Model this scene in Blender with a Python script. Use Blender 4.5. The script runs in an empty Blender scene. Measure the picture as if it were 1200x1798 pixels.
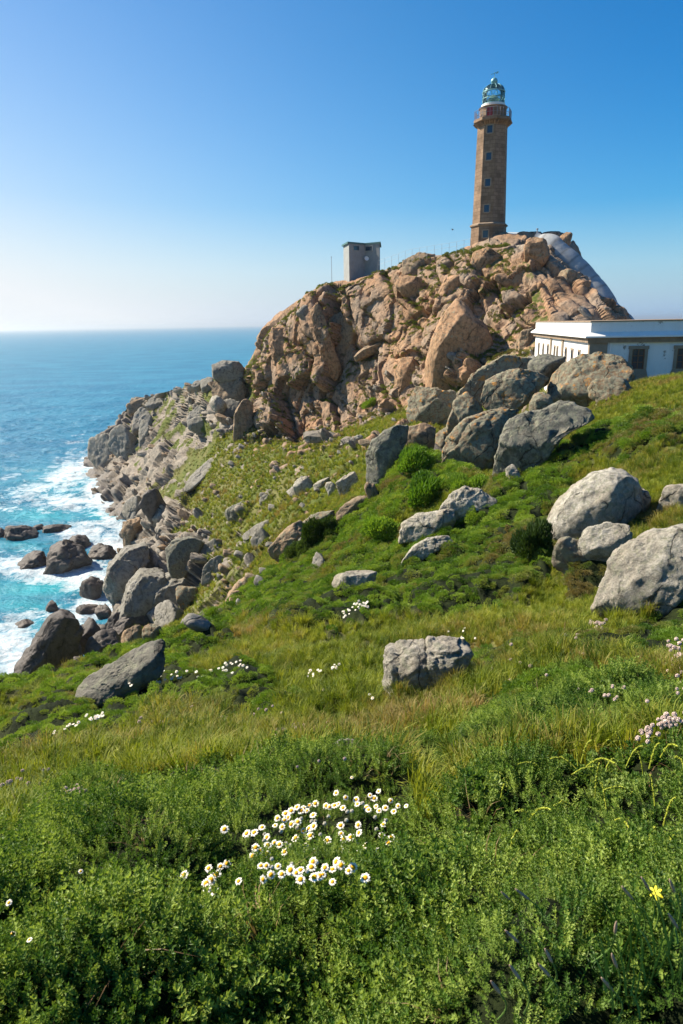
import bpy, bmesh, math, random
import numpy as np
from mathutils import Vector, Matrix
from math import radians as R, sin, cos, pi
scn = bpy.context.scene
COL = scn.collection

# ------------------------------------------------------------------ camera
EYE = np.array([0.0, 0.0, 45.0])            # sea level is z = 0
PITCH = math.atan((899 - 568) / 1199.0)
ROLL = R(1.0)
_f = np.array([0, cos(PITCH), -sin(PITCH)])
_r0 = np.array([1.0, 0, 0]); _u0 = np.array([0, sin(PITCH), cos(PITCH)])
_r = cos(ROLL) * _r0 - sin(ROLL) * _u0
_u = sin(ROLL) * _r0 + cos(ROLL) * _u0
cam_data = bpy.data.cameras.new("camera")
cam = bpy.data.objects.new("camera", cam_data); COL.objects.link(cam)
cam_data.sensor_fit = 'VERTICAL'; cam_data.sensor_height = 36.0; cam_data.sensor_width = 24.0
cam_data.lens = 1199.0 / 1798.0 * 36.0
cam_data.clip_start = 0.05; cam_data.clip_end = 90000
cam_data.dof.use_dof = True; cam_data.dof.focus_distance = 30.0; cam_data.dof.aperture_fstop = 13.0
cam.matrix_world = Matrix(((_r[0], _u[0], -_f[0], EYE[0]), (_r[1], _u[1], -_f[1], EYE[1]),
                           (_r[2], _u[2], -_f[2], EYE[2]), (0, 0, 0, 1)))
scn.camera = cam

# ------------------------------------------------------------------ daylight
SUN_AZ = R(-64.0)      # from +Y, negative = to the left
SUN_EL = R(41.0)
w = bpy.data.worlds.new("World"); scn.world = w; w.use_nodes = True
nt = w.node_tree; bg = nt.nodes['Background']
sky = nt.nodes.new('ShaderNodeTexSky'); sky.sky_type = 'NISHITA'; sky.sun_disc = False
sky.sun_elevation = SUN_EL; sky.sun_rotation = SUN_AZ
sky.altitude = 0; sky.air_density = 1.0; sky.dust_density = 0.3; sky.ozone_density = 2.0
# a humid sea sky: whiter towards the horizon and round the sun's side, deeper blue away from it
_n = nt.nodes; _l = nt.links
def _m(op, a, b=0.0, clamp=False):
    n = _n.new('ShaderNodeMath'); n.operation = op; n.use_clamp = clamp
    for i, v in enumerate((a, b)):
        if isinstance(v, bpy.types.NodeSocket): _l.new(v, n.inputs[i])
        else: n.inputs[i].default_value = v
    return n.outputs[0]
tc = _n.new('ShaderNodeTexCoord'); sx = _n.new('ShaderNodeSeparateXYZ'); _l.new(tc.outputs['Generated'], sx.inputs[0])
dp = _n.new('ShaderNodeVectorMath'); dp.operation = 'DOT_PRODUCT'; _l.new(tc.outputs['Generated'], dp.inputs[0])
dp.inputs[1].default_value = (sin(SUN_AZ), cos(SUN_AZ), 0.10)
el = _m('MAXIMUM', sx.outputs['Z'], 0.0)
hz = _m('POWER', 2.718, _m('MULTIPLY', el, -11.0))
sg = _m('POWER', _m('MAXIMUM', _m('ADD', _m('MULTIPLY', dp.outputs['Value'], .5), .5), 0.0), 3.0)
wide = _m('MULTIPLY', _m('MULTIPLY', _m('POWER', sg, 2.0), _m('POWER', 2.718, _m('MULTIPLY', el, -3.0))), 1.45)
fac = _m('ADD', _m('MULTIPLY', hz, _m('ADD', _m('MULTIPLY', sg, .8), .08)), wide, True)
hs = _n.new('ShaderNodeHueSaturation'); hs.inputs['Saturation'].default_value = 2.05; hs.inputs['Value'].default_value = 1.35
_l.new(sky.outputs[0], hs.inputs['Color'])
# the low band of the clear sky loses its yellow
lowmix = _n.new('ShaderNodeMix'); lowmix.data_type = 'RGBA'
_l.new(_m('POWER', 2.718, _m('MULTIPLY', el, -9.0)), lowmix.inputs[0]); _l.new(hs.outputs[0], lowmix.inputs[6])
lowmix.inputs[7].default_value = (2.2, 4.7, 7.8, 1)
away = _m('MULTIPLY', _m('SUBTRACT', .62, _m('MULTIPLY', sg, 1.9), True), _m('MULTIPLY', el, 3.4, True))
dk = _n.new('ShaderNodeMix'); dk.data_type = 'RGBA'; dk.blend_type = 'MULTIPLY'
_l.new(away, dk.inputs[0]); _l.new(lowmix.outputs[2], dk.inputs[6]); dk.inputs[7].default_value = (.0, .80, 1.05, 1)
wm = _n.new('ShaderNodeMix'); wm.data_type = 'RGBA'
_l.new(fac, wm.inputs[0]); _l.new(dk.outputs[2], wm.inputs[6]); wm.inputs[7].default_value = (8.6, 9.0, 9.4, 1)
_l.new(wm.outputs[2], bg.inputs['Color'])
bg.inputs['Strength'].default_value = 0.051
sl = bpy.data.lights.new("sun", 'SUN'); sl.energy = 5.0; sl.angle = R(0.53); sl.color = (1.0, 0.90, 0.74)
so = bpy.data.objects.new("sun", sl); COL.objects.link(so)
SUNV = Vector((sin(SUN_AZ) * cos(SUN_EL), cos(SUN_AZ) * cos(SUN_EL), sin(SUN_EL)))
so.rotation_euler = SUNV.to_track_quat('Z', 'Y').to_euler(); so.location = (-60, 40, 140)
vs = scn.view_settings; vs.view_transform = 'Standard'; vs.look = 'None'; vs.exposure = 1.0; vs.gamma = 1.0
scn.render.engine = 'CYCLES'
cy = scn.cycles; cy.max_bounces = 5; cy.diffuse_bounces = 2; cy.glossy_bounces = 2; cy.transmission_bounces = 3
cy.transparent_max_bounces = 6; cy.use_denoising = True; cy.volume_bounces = 0

# ------------------------------------------------------------------ projection helpers (1200 x 1798 frame)
FPX = 1199.0
def ray(px, py):
    d = _f + (px - 600) / FPX * _r - (py - 899) / FPX * _u
    return d / np.linalg.norm(d)
def project(P):
    v = np.asarray(P, float) - EYE
    zc = v @ _f
    zs = np.where(np.abs(zc) < 1e-6, 1e-6, zc)
    return 600 + FPX * (v @ _r) / zs, 899 - FPX * (v @ _u) / zs, zc
def at(px, py, r=None, z=None):
    """the point on the line of sight through a pixel at horizontal distance r, or at height z"""
    d = ray(px, py)
    t = r / math.hypot(d[0], d[1]) if r is not None else (z - EYE[2]) / d[2]
    return EYE + d * t

# ------------------------------------------------------------------ noise in numpy
def _h(ix, iy, iz, s=0):
    with np.errstate(over='ignore'):
        h = (ix.astype(np.uint32) * np.uint32(374761393)) ^ (iy.astype(np.uint32) * np.uint32(668265263)) \
            ^ (iz.astype(np.uint32) * np.uint32(2147483647 - 1013904222)) ^ np.uint32((s * 2654435761 + 97) & 0xffffffff)
        h = (h ^ (h >> np.uint32(13))) * np.uint32(1274126177)
        h = (h ^ (h >> np.uint32(16))) * np.uint32(2246822519)
        return h ^ (h >> np.uint32(13))
def hf(ix, iy, iz, s=0):
    return _h(ix, iy, iz, s).astype(np.float64) / 4294967295.0
def vnoise(p, s=0):
    i = np.floor(p).astype(np.int64); f = p - i; f = f * f * f * (f * (f * 6 - 15) + 10)
    x, y, z = i[:, 0], i[:, 1], i[:, 2]; out = 0
    for dx in (0, 1):
        wx = f[:, 0] if dx else 1 - f[:, 0]
        for dy in (0, 1):
            wy = f[:, 1] if dy else 1 - f[:, 1]
            for dz in (0, 1):
                wz = f[:, 2] if dz else 1 - f[:, 2]
                out = out + wx * wy * wz * hf(x + dx, y + dy, z + dz, s)
    return out * 2 - 1
def fbm(p, octv=4, s=0, gain=0.5):
    a, o = 1.0, 0
    for k in range(octv):
        o = o + a * vnoise(p * 2.03 ** k + 17.3 * k, s + k); a *= gain
    return o
def cells(p, s=0, tilt=1.0):
    """F1, F2, a flat tilted-block height per cell, and a random value per cell"""
    i = np.floor(p).astype(np.int64); n = len(p)
    f1 = np.full(n, 9.0); f2 = np.full(n, 9.0); blk = np.zeros(n); rid = np.zeros(n)
    for dx in (-1, 0, 1):
        for dy in (-1, 0, 1):
            for dz in (-1, 0, 1):
                x, y, z = i[:, 0] + dx, i[:, 1] + dy, i[:, 2] + dz
                c = np.stack([x + hf(x, y, z, s), y + hf(x, y, z, s + 1), z + hf(x, y, z, s + 2)], 1)
                v = p - c; d = np.sqrt((v * v).sum(1))
                m = d < f1
                f2 = np.where(m, f1, np.minimum(f2, d)); f1 = np.where(m, d, f1)
                if m.any():
                    xm, ym, zm = x[m], y[m], z[m]
                    g = np.stack([hf(xm, ym, zm, s + 3), hf(xm, ym, zm, s + 4), hf(xm, ym, zm, s + 5)], 1) - .5
                    rr = hf(xm, ym, zm, s + 6)
                    blk[m] = (v[m] * g).sum(1) * 2 * tilt + (rr - .5); rid[m] = rr
    return f1, f2, blk, rid
def sstep(a, b, x):
    t = np.clip((x - a) / (b - a), 0, 1); return t * t * (3 - 2 * t)

def pchip(x, Y, q):
    """monotone cubic through (x, Y[..., k]); x sorted; Y shape (K,) -> values at q"""
    x = np.asarray(x, float); Y = np.asarray(Y, float); q = np.clip(q, x[0], x[-1])
    h = np.diff(x); d = np.diff(Y, axis=-1) / h
    m = np.zeros_like(Y)
    if len(x) > 2:
        w1 = 2 * h[1:] + h[:-1]; w2 = h[1:] + 2 * h[:-1]
        a, b = d[..., :-1], d[..., 1:]
        ok = a * b > 0
        with np.errstate(divide='ignore', invalid='ignore'):
            hm = (w1 + w2) / (w1 / a + w2 / b)
        m[..., 1:-1] = np.where(ok, hm, 0)
    m[..., 0] = d[..., 0]; m[..., -1] = d[..., -1]
    k = np.clip(np.searchsorted(x, q, side='right') - 1, 0, len(x) - 2)
    t = (q - x[k]) / h[k]; t2, t3 = t * t, t * t * t
    return (2*t3-3*t2+1) * Y[..., k] + (t3-2*t2+t) * h[k] * m[..., k] + (-2*t3+3*t2) * Y[..., k+1] + (t3-t2) * h[k] * m[..., k+1]

# ------------------------------------------------------------------ scene helpers
def tag(o, label=None, cat=None, group=None, kind=None):
    if label: o['label'] = label
    if cat: o['category'] = cat
    if group: o['group'] = group
    if kind: o['kind'] = kind
    return o
def mesh_from(name, V, F, mats=None, smooth=True, parent=None, link=True, midx=None):
    me = bpy.data.meshes.new(name)
    V = np.asarray(V, np.float32)
    if isinstance(F, np.ndarray):
        k = F.shape[1]; n = len(F)
        me.vertices.add(len(V)); me.vertices.foreach_set('co', V.ravel())
        me.loops.add(n * k); me.loops.foreach_set('vertex_index', F.astype(np.int32).ravel())
        me.polygons.add(n); me.polygons.foreach_set('loop_start', np.arange(0, n * k, k, dtype=np.int32))
        me.polygons.foreach_set('loop_total', np.full(n, k, np.int32))
        if midx is not None: me.polygons.foreach_set('material_index', np.asarray(midx, np.int32))
        me.update(calc_edges=True)
    else:
        me.from_pydata([tuple(v) for v in V], [], [tuple(f) for f in F])
        if midx is not None: me.polygons.foreach_set('material_index', np.asarray(midx, np.int32))
    me.polygons.foreach_set('use_smooth', np.full(len(me.polygons), smooth, bool))
    for m in (mats or []): me.materials.append(m)
    o = bpy.data.objects.new(name, me)
    if link: COL.objects.link(o)
    if parent: o.parent = parent
    return o
def fattr(o, name, arr):
    a = o.data.attributes.new(name, 'FLOAT', 'POINT'); a.data.foreach_set('value', np.asarray(arr, np.float32))
def empty(name, loc=(0, 0, 0), rz=0.0):
    o = bpy.data.objects.new(name, None); COL.objects.link(o); o.location = loc; o.rotation_euler = (0, 0, rz)
    o.empty_display_size = .2
    return o
class MB:
    """collects simple shapes into one mesh"""
    def __init__(s): s.V = []; s.F = []
    def add(s, V, F):
        b = len(s.V); s.V += [tuple(v) for v in V]; s.F += [tuple(i + b for i in f) for f in F]; return s
    def box(s, x0, y0, z0, x1, y1, z1):
        V = [(x, y, z) for z in (z0, z1) for y in (y0, y1) for x in (x0, x1)]
        return s.add(V, [(0,2,3,1),(4,5,7,6),(0,1,5,4),(2,6,7,3),(0,4,6,2),(1,3,7,5)])
    def ring(s, rings, cap=True):
        """rings: list of equal-length point lists"""
        n = len(rings[0]); V = [p for r in rings for p in r]; F = []
        for k in range(len(rings) - 1):
            for i in range(n):
                j = (i + 1) % n; F.append((k*n+i, k*n+j, (k+1)*n+j, (k+1)*n+i))
        if cap: F.append(tuple(reversed(range(n)))); F.append(tuple(range((len(rings)-1)*n, len(rings)*n)))
        return s.add(V, F)
    def lathe(s, prof, n=32, cap=True, c=(0, 0)):
        return s.ring([[(c[0] + r * cos(2*pi*i/n), c[1] + r * sin(2*pi*i/n), z) for i in range(n)] for r, z in prof], cap)
    def tube(s, pts, rad, n=8):
        rings = []; pts = [Vector(p) for p in pts]
        for i, p in enumerate(pts):
            t = (pts[min(i+1, len(pts)-1)] - pts[max(i-1, 0)]).normalized()
            q = t.to_track_quat('Z', 'Y'); r = rad[i] if hasattr(rad, '__len__') else rad
            rings.append([tuple(p + q @ Vector((r * cos(2*pi*k/n), r * sin(2*pi*k/n), 0))) for k in range(n)])
        return s.ring(rings)
    def build(s, name, mat, parent=None, smooth=False):
        me = bpy.data.meshes.new(name); me.from_pydata(s.V, [], s.F)
        if mat: me.materials.append(mat)
        me.polygons.foreach_set('use_smooth', np.full(len(me.polygons), smooth, bool))
        o = bpy.data.objects.new(name, me); COL.objects.link(o)
        if parent: o.parent = parent
        return o
# ------------------------------------------------------------------ materials
class NT:
    def __init__(s, name, bsdf=True):
        s.m = bpy.data.materials.new(name); s.m.use_nodes = True; s.t = s.m.node_tree; s.n = s.t.nodes
        s.b = s.n['Principled BSDF']; s.out = s.n['Material Output']
    def L(s, a, b): s.t.links.new(a, b)
    def node(s, typ, **k):
        n = s.n.new(typ)
        for a, v in k.items(): setattr(n, a, v)
        return n
    def setin(s, n, **k):
        for a, v in k.items():
            i = n.inputs[a.replace('_', ' ')]
            if isinstance(v, bpy.types.NodeSocket): s.L(v, i)
            else: i.default_value = v
        return n
    def pos(s): return s.node('ShaderNodeNewGeometry').outputs['Position']
    def obj(s): return s.node('ShaderNodeTexCoord').outputs['Object']
    def rnd(s): return s.node('ShaderNodeObjectInfo').outputs['Random']
    def attr(s, name):
        n = s.node('ShaderNodeAttribute'); n.attribute_name = name; return n.outputs['Fac']
    def scale(s, v, sc, off=None):
        n = s.node('ShaderNodeMapping'); s.L(v, n.inputs['Vector'])
        n.inputs['Scale'].default_value = sc if hasattr(sc, '__len__') else (sc,) * 3
        if off is not None: n.inputs['Location'].default_value = off
        return n.outputs[0]
    def noise(s, v, sc=1.0, det=4, rough=.55, dist=0.0):
        n = s.node('ShaderNodeTexNoise'); s.L(v, n.inputs['Vector'])
        n.inputs['Scale'].default_value = sc; n.inputs['Detail'].default_value = det
        n.inputs['Roughness'].default_value = rough; n.inputs['Distortion'].default_value = dist
        return n.outputs[0]
    def vor(s, v, sc=1.0, feat='F1', out=0):
        n = s.node('ShaderNodeTexVoronoi'); n.feature = feat; s.L(v, n.inputs['Vector']); n.inputs['Scale'].default_value = sc
        return n.outputs[out]
    def ramp(s, f, stops, interp='LINEAR'):
        n = s.node('ShaderNodeValToRGB'); s.L(f, n.inputs[0]); e = n.color_ramp.elements; n.color_ramp.interpolation = interp
        while len(e) < len(stops): e.new(.5)
        for i, (p, c) in enumerate(stops):
            e[i].position = p; e[i].color = (c, c, c, 1) if not hasattr(c, '__len__') else (*c, 1)
        return n.outputs[0]
    def mix(s, f, a, b, mode='MIX'):
        n = s.node('ShaderNodeMix'); n.data_type = 'RGBA'; n.blend_type = mode
        for sock, v in ((n.inputs[0], f), (n.inputs[6], a), (n.inputs[7], b)):
            if isinstance(v, bpy.types.NodeSocket): s.L(v, sock)
            elif hasattr(v, '__len__'): sock.default_value = (*v, 1)
            else: sock.default_value = v
        return n.outputs[2]
    def math(s, op, a, b=0.0, c=None, clamp=False):
        n = s.node('ShaderNodeMath'); n.operation = op; n.use_clamp = clamp
        for i, v in enumerate((a, b) if c is None else (a, b, c)):
            if isinstance(v, bpy.types.NodeSocket): s.L(v, n.inputs[i])
            else: n.inputs[i].default_value = v
        return n.outputs[0]
    def bump(s, h, dist, strength=1.0, prev=None):
        n = s.node('ShaderNodeBump'); s.L(h, n.inputs['Height']); n.inputs['Distance'].default_value = dist
        n.inputs['Strength'].default_value = strength
        if prev is not None: s.L(prev, n.inputs['Normal'])
        return n.outputs[0]
    def done(s, color=None, rough=.8, normal=None, spec=.3):
        if color is not None:
            if isinstance(color, bpy.types.NodeSocket): s.L(color, s.b.inputs['Base Color'])
            else: s.b.inputs['Base Color'].default_value = (*color, 1)
        if isinstance(rough, bpy.types.NodeSocket): s.L(rough, s.b.inputs['Roughness'])
        else: s.b.inputs['Roughness'].default_value = rough
        s.b.inputs['Specular IOR Level'].default_value = spec
        if normal is not None: s.L(normal, s.b.inputs['Normal'])
        return s.m

def rock_color(t, P, base, alt, dark, scale=1.0, streak=True):
    """layered granite colour: broad patches, grain, streaks down the face, dark joints"""
    n1 = t.noise(P, .35 * scale, 5, .6, .4); n2 = t.noise(P, 2.2 * scale, 5, .65); n3 = t.noise(P, 14 * scale, 3, .7)
    c = t.mix(t.ramp(n1, [(.38, 0), (.62, 1)]), base, alt)
    c = t.mix(t.ramp(n2, [(.46, 0), (.66, .75)]), c, dark)
    if streak:
        st = t.noise(t.scale(P, (1.1 * scale, 1.1 * scale, .12 * scale)), 2.0, 4, .6)
        c = t.mix(t.ramp(st, [(.55, 0), (.72, .6)]), c, dark)
    g = t.ramp(n3, [(.3, .72), (.7, 1.22)])
    return t.mix(1.0, c, g, 'MULTIPLY'), n2, n3

def lichen(t, P, c, scale=1.0, amt=.5, orange=.06):
    l1 = t.noise(P, 3.2 * scale, 6, .7, .6)
    c = t.mix(t.ramp(l1, [(.62 - amt * .25, 0), (.70 - amt * .2, .8)]), c, (.25, .25, .175))
    l2 = t.noise(t.scale(P, 1, (7, 3, 1)), 5.0 * scale, 6, .75, .3)
    c = t.mix(t.ramp(l2, [(.55, 0), (.68, .75)]), c, (.13, .15, .12))
    l3 = t.noise(t.scale(P, 1, (2, 9, 4)), 1.3 * scale, 6, .7, .5)
    c = t.mix(t.ramp(l3, [(.66 - orange, 0), (.72 - orange, .85)]), c, (.50, .22, .04))
    return c

def make_rock(name, base, alt, dark, scale=1.0, lich=0.0, orange=.0, streak=True, rough=.85, bumpd=.05):
    t = NT(name); P = t.pos()
    c, n2, n3 = rock_color(t, P, base, alt, dark, scale, streak)
    if lich: c = lichen(t, P, c, scale, lich, orange)
    Pw = t.node('ShaderNodeVectorMath'); Pw.operation = 'MULTIPLY_ADD'
    nz = t.node('ShaderNodeTexNoise'); t.L(P, nz.inputs['Vector']); nz.inputs['Scale'].default_value = .9 * scale; nz.inputs['Detail'].default_value = 5
    t.L(nz.outputs['Color'], Pw.inputs[0]); Pw.inputs[1].default_value = (1.1 / scale,) * 3; t.L(P, Pw.inputs[2])
    ck = t.vor(t.scale(Pw.outputs[0], (scale, scale, .45 * scale)), .42, 'DISTANCE_TO_EDGE')
    ckm = t.math('MULTIPLY', t.ramp(ck, [(.0, 1), (.016, 0)]), t.ramp(t.noise(P, .7 * scale, 2), [(.42, 0), (.55, 1)]))
    c = t.mix(t.math('MULTIPLY', ckm, .8), c, (.03, .025, .02))
    b = t.bump(t.math('SUBTRACT', 1.0, ckm), bumpd * 1.5, .8)
    b = t.bump(t.noise(P, 3.5 * scale, 9, .68), bumpd * 2.0, .75, b)
    b = t.bump(t.noise(P, 28 * scale, 4, .7), bumpd * .35, .7, b)
    return t.done(c, rough, b, .2)

M = {}
M['pink'] = make_rock('pink_granite', (.47, .27, .15), (.36, .22, .12), (.085, .06, .038), 1.0, .25, -.05)
M['grey'] = make_rock('grey_granite', (0.241, 0.215, 0.181), (0.310, 0.267, 0.215), (0.077, 0.069, 0.060), 1.0, .2, -.1)
M['tan'] = make_rock('tan_granite', (.37, .245, .145), (.27, .20, .13), (.08, .062, .045), 1.0, .3, -.02)
M['wetrock'] = make_rock('dark_sea_rock', (0.099, 0.086, 0.076), (0.138, 0.116, 0.099), (0.043, 0.039, 0.034), .6, 0, 0, rough=.6)
M['lichen'] = make_rock('lichen_granite', (.22, .185, .135), (.25, .155, .085), (.05, .048, .038), 1.3, .75, .075, bumpd=.05)
M['pale'] = make_rock('pale_granite', (.47, .44, .37), (.36, .31, .24), (.13, .12, .095), 2.4, .45, -.02, bumpd=.035)
M['slab'] = make_rock('slab_granite', (0.275, 0.258, 0.224), (0.232, 0.215, 0.172), (0.103, 0.095, 0.077), 1.0, .05, -.1, bumpd=.03)

def terrain_mat():
    t = NT('hill_ground'); P = t.pos()
    pink = t.attr('pink'); rock = t.attr('rock'); wet = t.attr('wet'); shrub = t.attr('shrub')
    n0 = t.noise(P, .12, 4, .6, .5); n1 = t.noise(P, .9, 6, .65, .3); n4 = t.noise(P, 4, 5, .7)
    # vegetation
    g = t.mix(t.ramp(n1, [(.35, 0), (.65, 1)]), (.062, .09, .013), (.135, .15, .028))
    g = t.mix(t.ramp(n4, [(.42, 0), (.62, .8)]), g, (.045, .06, .012))
    g = t.mix(t.ramp(n0, [(.45, 0), (.6, .5)]), g, (.17, .145, .06))
    sh = t.mix(t.ramp(n4, [(.4, 0), (.65, 1)]), (.006, .010, .003), (.02, .03, .006))  # near-black floor: shade in the gaps between shoots is put into the ground colour
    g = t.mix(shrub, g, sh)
    # rock
    pk, n2, n3 = rock_color(t, P, (.44, .255, .145), (.32, .20, .115), (.075, .053, .035), .9)
    pk = lichen(t, P, pk, .8, .1, -.08)
    gk, _a, _b = rock_color(t, P, (0.232, 0.206, 0.168), (0.310, 0.267, 0.215), (0.086, 0.077, 0.065), .9, False)
    rk = t.mix(pink, gk, pk)
    wk = t.mix(t.ramp(n1, [(.4, 0), (.6, 1)]), (.10, .09, .08), (.17, .15, .13))
    rk = t.mix(wet, rk, wk)
    edge = t.math('ADD', rock, t.math('MULTIPLY', t.math('SUBTRACT', t.noise(P, 1.6, 6, .7), .5), .9))
    f = t.ramp(edge, [(.42, 0), (.54, 1)])
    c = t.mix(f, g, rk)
    b = t.bump(t.noise(P, 2.6, 9, .68), .16, .7)
    r = t.math('SUBTRACT', .9, t.math('MULTIPLY', wet, .3))
    return t.done(c, r, b, .15)
M['dark'] = make_rock('dark_lichen_shade_granite', (.15, .15, .125), (.20, .185, .15), (.07, .07, .055), 1.3, .5, .02, bumpd=.04)  # dark lichen stone; its darkness also paints the wedge boulder's shaded face
M['terrain'] = terrain_mat()

def flat(name, col, rough=.7, spec=.3, metal=0.0, var=.15, sc=3.0, bumpd=0.0):
    t = NT(name); P = t.pos()
    g = t.ramp(t.noise(P, sc, 5, .65), [(.3, 1 - var), (.7, 1 + var)])
    c = t.mix(1.0, col, g, 'MULTIPLY')
    b = t.bump(t.noise(P, sc * 6, 4, .6), bumpd, .6) if bumpd else None
    t.b.inputs['Metallic'].default_value = metal
    return t.done(c, rough, b, spec)
# ------------------------------------------------------------------ terrain: profile lines lofted round the viewpoint
# each line: (px, py, {r: horizontal distance} or {z: height}); every line spans the width of the view
def L(*pts):
    out = []
    for p in pts:
        px, py, v = p[:3]
        if isinstance(v, str): q = at(px, py, z=float(v))
        else: q = at(px, py, r=float(v))
        out.append((math.atan2(q[0], q[1]), math.hypot(q[0], q[1]), q[2]))
    return sorted(out)
def W(px, r, z):          # a point hidden from view: azimuth of a pixel column, distance, height
    q = at(px, 800, r=10.0); return (math.atan2(q[0], q[1]), r, z)
def mixline(vis, hid): return sorted(vis + hid)
A = []
az60 = R(60)
A.append([(-az60, .5, 43.3), (0, .5, 43.5), (az60, .5, 43.55)])
A.append(L((0,1798,1.28),(600,1798,1.2),(1200,1798,1.22)))
A.append(L((0,1640,1.9),(300,1640,1.7),(600,1630,1.6),(1200,1610,1.5)))
A.append(L((0,1510,3.0),(300,1500,2.5),(560,1490,2.3),(900,1490,2.05),(1200,1470,1.95)))
A.append(L((0,1440,4.4),(300,1400,3.9),(600,1385,3.3),(760,1420,2.9),(900,1385,2.75),(1200,1330,2.75)))
A.append(L((0,1345,7.5),(300,1330,5.8),(600,1310,5.1),(900,1300,4.4),(1200,1235,4.4)))
A.append(L((0,1275,13),(300,1245,9.5),(600,1225,7.7),(750,1218,7.3),(900,1200,7.1),(1200,1140,7.2)))
A.append(L((0,1253,17.5),(150,1218,17.5),(300,1183,16),(450,1125,15),(600,1130,12.6),(750,1125,12),(900,1100,11.6),(1200,1050,11.6)))
A.append(L((0,1240,20),(200,1190,21),(400,1114,22),(600,1060,20),(850,1005,18.6),(1000,975,18),(1200,930,17.5)))
A.append(L((0,1234,22.5),(200,1166,25),(280,1145,26.5),(400,1099,29),(520,1045,30.5),(620,985,31.5),(720,925,31),(850,890,28.6),(1000,850,27),(1200,790,25.5)))
A.append(L((0,1229,25),(130,1186,27),(280,1128,32),(400,1081,39),(480,990,44),(560,925,46),(640,850,47),(720,790,45),(870,832,37),(960,790,37),(1030,725,40),(1100,682,44),(1200,660,42)))
VF = len(A)      # first line of the far part
A.append(mixline(L((240,1100,'8'),(300,1085,'12'),(400,1055,58),(480,965,55),(560,915,54),(640,835,54),(720,770,53)),
    [W(-200,60,6),W(0,60,6),W(100,62,7),W(180,72,8.5),W(870,48,33.2),W(960,48,35.5),W(1030,48,37.6),W(1100,50,39.6),W(1250,49,40.2)]))
A.append(mixline(L((240,1050,'6'),(300,1030,'11'),(400,1000,70),(480,930,64),(560,870,64),(640,815,63),(720,758,62)),
    [W(-200,78,1),W(0,78,1),W(120,80,1),W(185,96,2.5),W(870,56,33.5),W(960,56,37.0),W(1030,56,39.4),W(1100,58,40),W(1250,58,40)]))
A.append(mixline(L((240,985,'6'),(300,970,'11'),(400,945,82),(480,890,75),(560,830,74),(640,780,73),(720,745,70)),
    [W(-200,95,-4),W(0,95,-4),W(120,95,-4),W(185,108,-.5),W(870,64,34),W(960,64,38),W(1030,66,39.8),W(1100,68,40),W(1250,68,40)]))
A.append(mixline(L((225,935,'2'),(240,930,'4'),(300,905,'12'),(400,880,95),(480,835,86),(560,795,84),(640,758,82),(720,732,78)),
    [W(-200,125,-6),W(0,125,-6),W(150,125,-6),W(195,125,-5),W(870,70,35),W(960,68,39),W(1030,70,40),W(1100,72,40),W(1250,72,40)]))
A.append(mixline(L((178,888,'-0.5'),(240,880,'5'),(300,845,'14'),(400,825,107),(480,800,98),(560,778,94),(640,750,90),(720,728,84),(800,700,78)),
    [W(-200,160,-6),W(0,160,-6),W(140,165,-6),W(870,73,36),W(960,71,39.5),W(1030,73,40),W(1100,75,40),W(1250,75,40)]))
F6 = len(A)      # foot of the crag
A.append(mixline(L((158,810,'-0.5'),(200,812,'5'),(240,795,'10'),(300,775,'17'),(400,768,120),(475,772,111),(520,778,106),(560,765,102),(640,740,96),(720,720,89),(800,690,82),(870,655,77),(950,640,75)),
    [W(-200,200,-6),W(0,200,-6),W(120,205,-6),W(1030,76,41),W(1110,79,41),W(1250,79,41)]))
A.append(mixline(L((172,785,'7'),(200,768,'9'),(240,745,'14'),(300,725,'21'),(370,720,133),(430,715,130),(470,690,119),(520,690,113),(560,670,110),(640,660,103),(720,640,95),(800,600,87),(870,600,83),(955,570,80)),
    [W(-200,225,-6),W(0,225,-6),W(120,228,-6),W(155,222,-5),W(1030,81,46),W(1075,85,44),W(1105,88,42),W(1250,88,41)]))
A.append(mixline(L((180,778,'9'),(200,757,'11'),(232,712,'18'),(262,702,'21'),(300,692,'25'),(370,680,147),(430,668,140),(472,620,121),(520,610,116),(560,575,113),(640,570,107),(720,545,100),(800,520,93),(870,510,89),(960,490,86),(1030,520,87)),
    [W(-200,240,-6),W(0,240,-6),W(120,240,-6),W(162,232,-5),W(1075,90,46),W(1108,92,42),W(1250,94,41)]))
A.append(mixline(L((182,776,'10'),(200,755,'11.5'),(232,708,'19'),(262,697,'22'),(300,687,'26'),(370,668,152),(430,655,145),(476,572,125),(510,545,121),(545,512,120),(560,494,119),(600,484,114),(640,476,112),(720,448,106),(800,436,101),(870,426,97),(930,418,95.5),(965,413,95),(990,430,95),(1020,462,95),(1060,512,95),(1106,560,96)),
    [W(-200,255,-6),W(0,255,-6),W(120,255,-6),W(165,240,-5),W(1250,100,41)]))
VT = len(A)      # behind the top edge
A.append([W(-200,270,-6),W(0,270,-6),W(120,270,-6),W(165,252,-5),W(200,232,9),W(262,205,19),W(370,160,32),W(430,152,35),W(476,134,44),W(545,132,50),W(600,128,51.5),W(720,120,53.5),W(800,112,55),W(870,104,55.8),W(965,103,55.8),W(1020,108,51),W(1106,106,42),W(1250,110,41)])
A.append([W(-200,300,-6),W(0,300,-6),W(120,300,-6),W(165,265,-6),W(200,258,-4),W(262,245,0),W(370,200,12),W(430,190,20),W(476,165,30),W(545,160,38),W(600,156,42),W(720,150,46),W(870,145,48),W(965,140,48),W(1020,130,45),W(1106,128,38),W(1250,135,37)])
A.append([W(-200,380,-7),W(0,380,-7),W(120,380,-7),W(165,330,-7),W(262,300,-7),W(370,260,-7),W(476,230,-6),W(600,230,-6),W(870,230,10),W(1106,230,20),W(1250,230,22)])
A.append([W(-200,700,-9),W(600,600,-9),W(1250,600,-9)])

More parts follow.
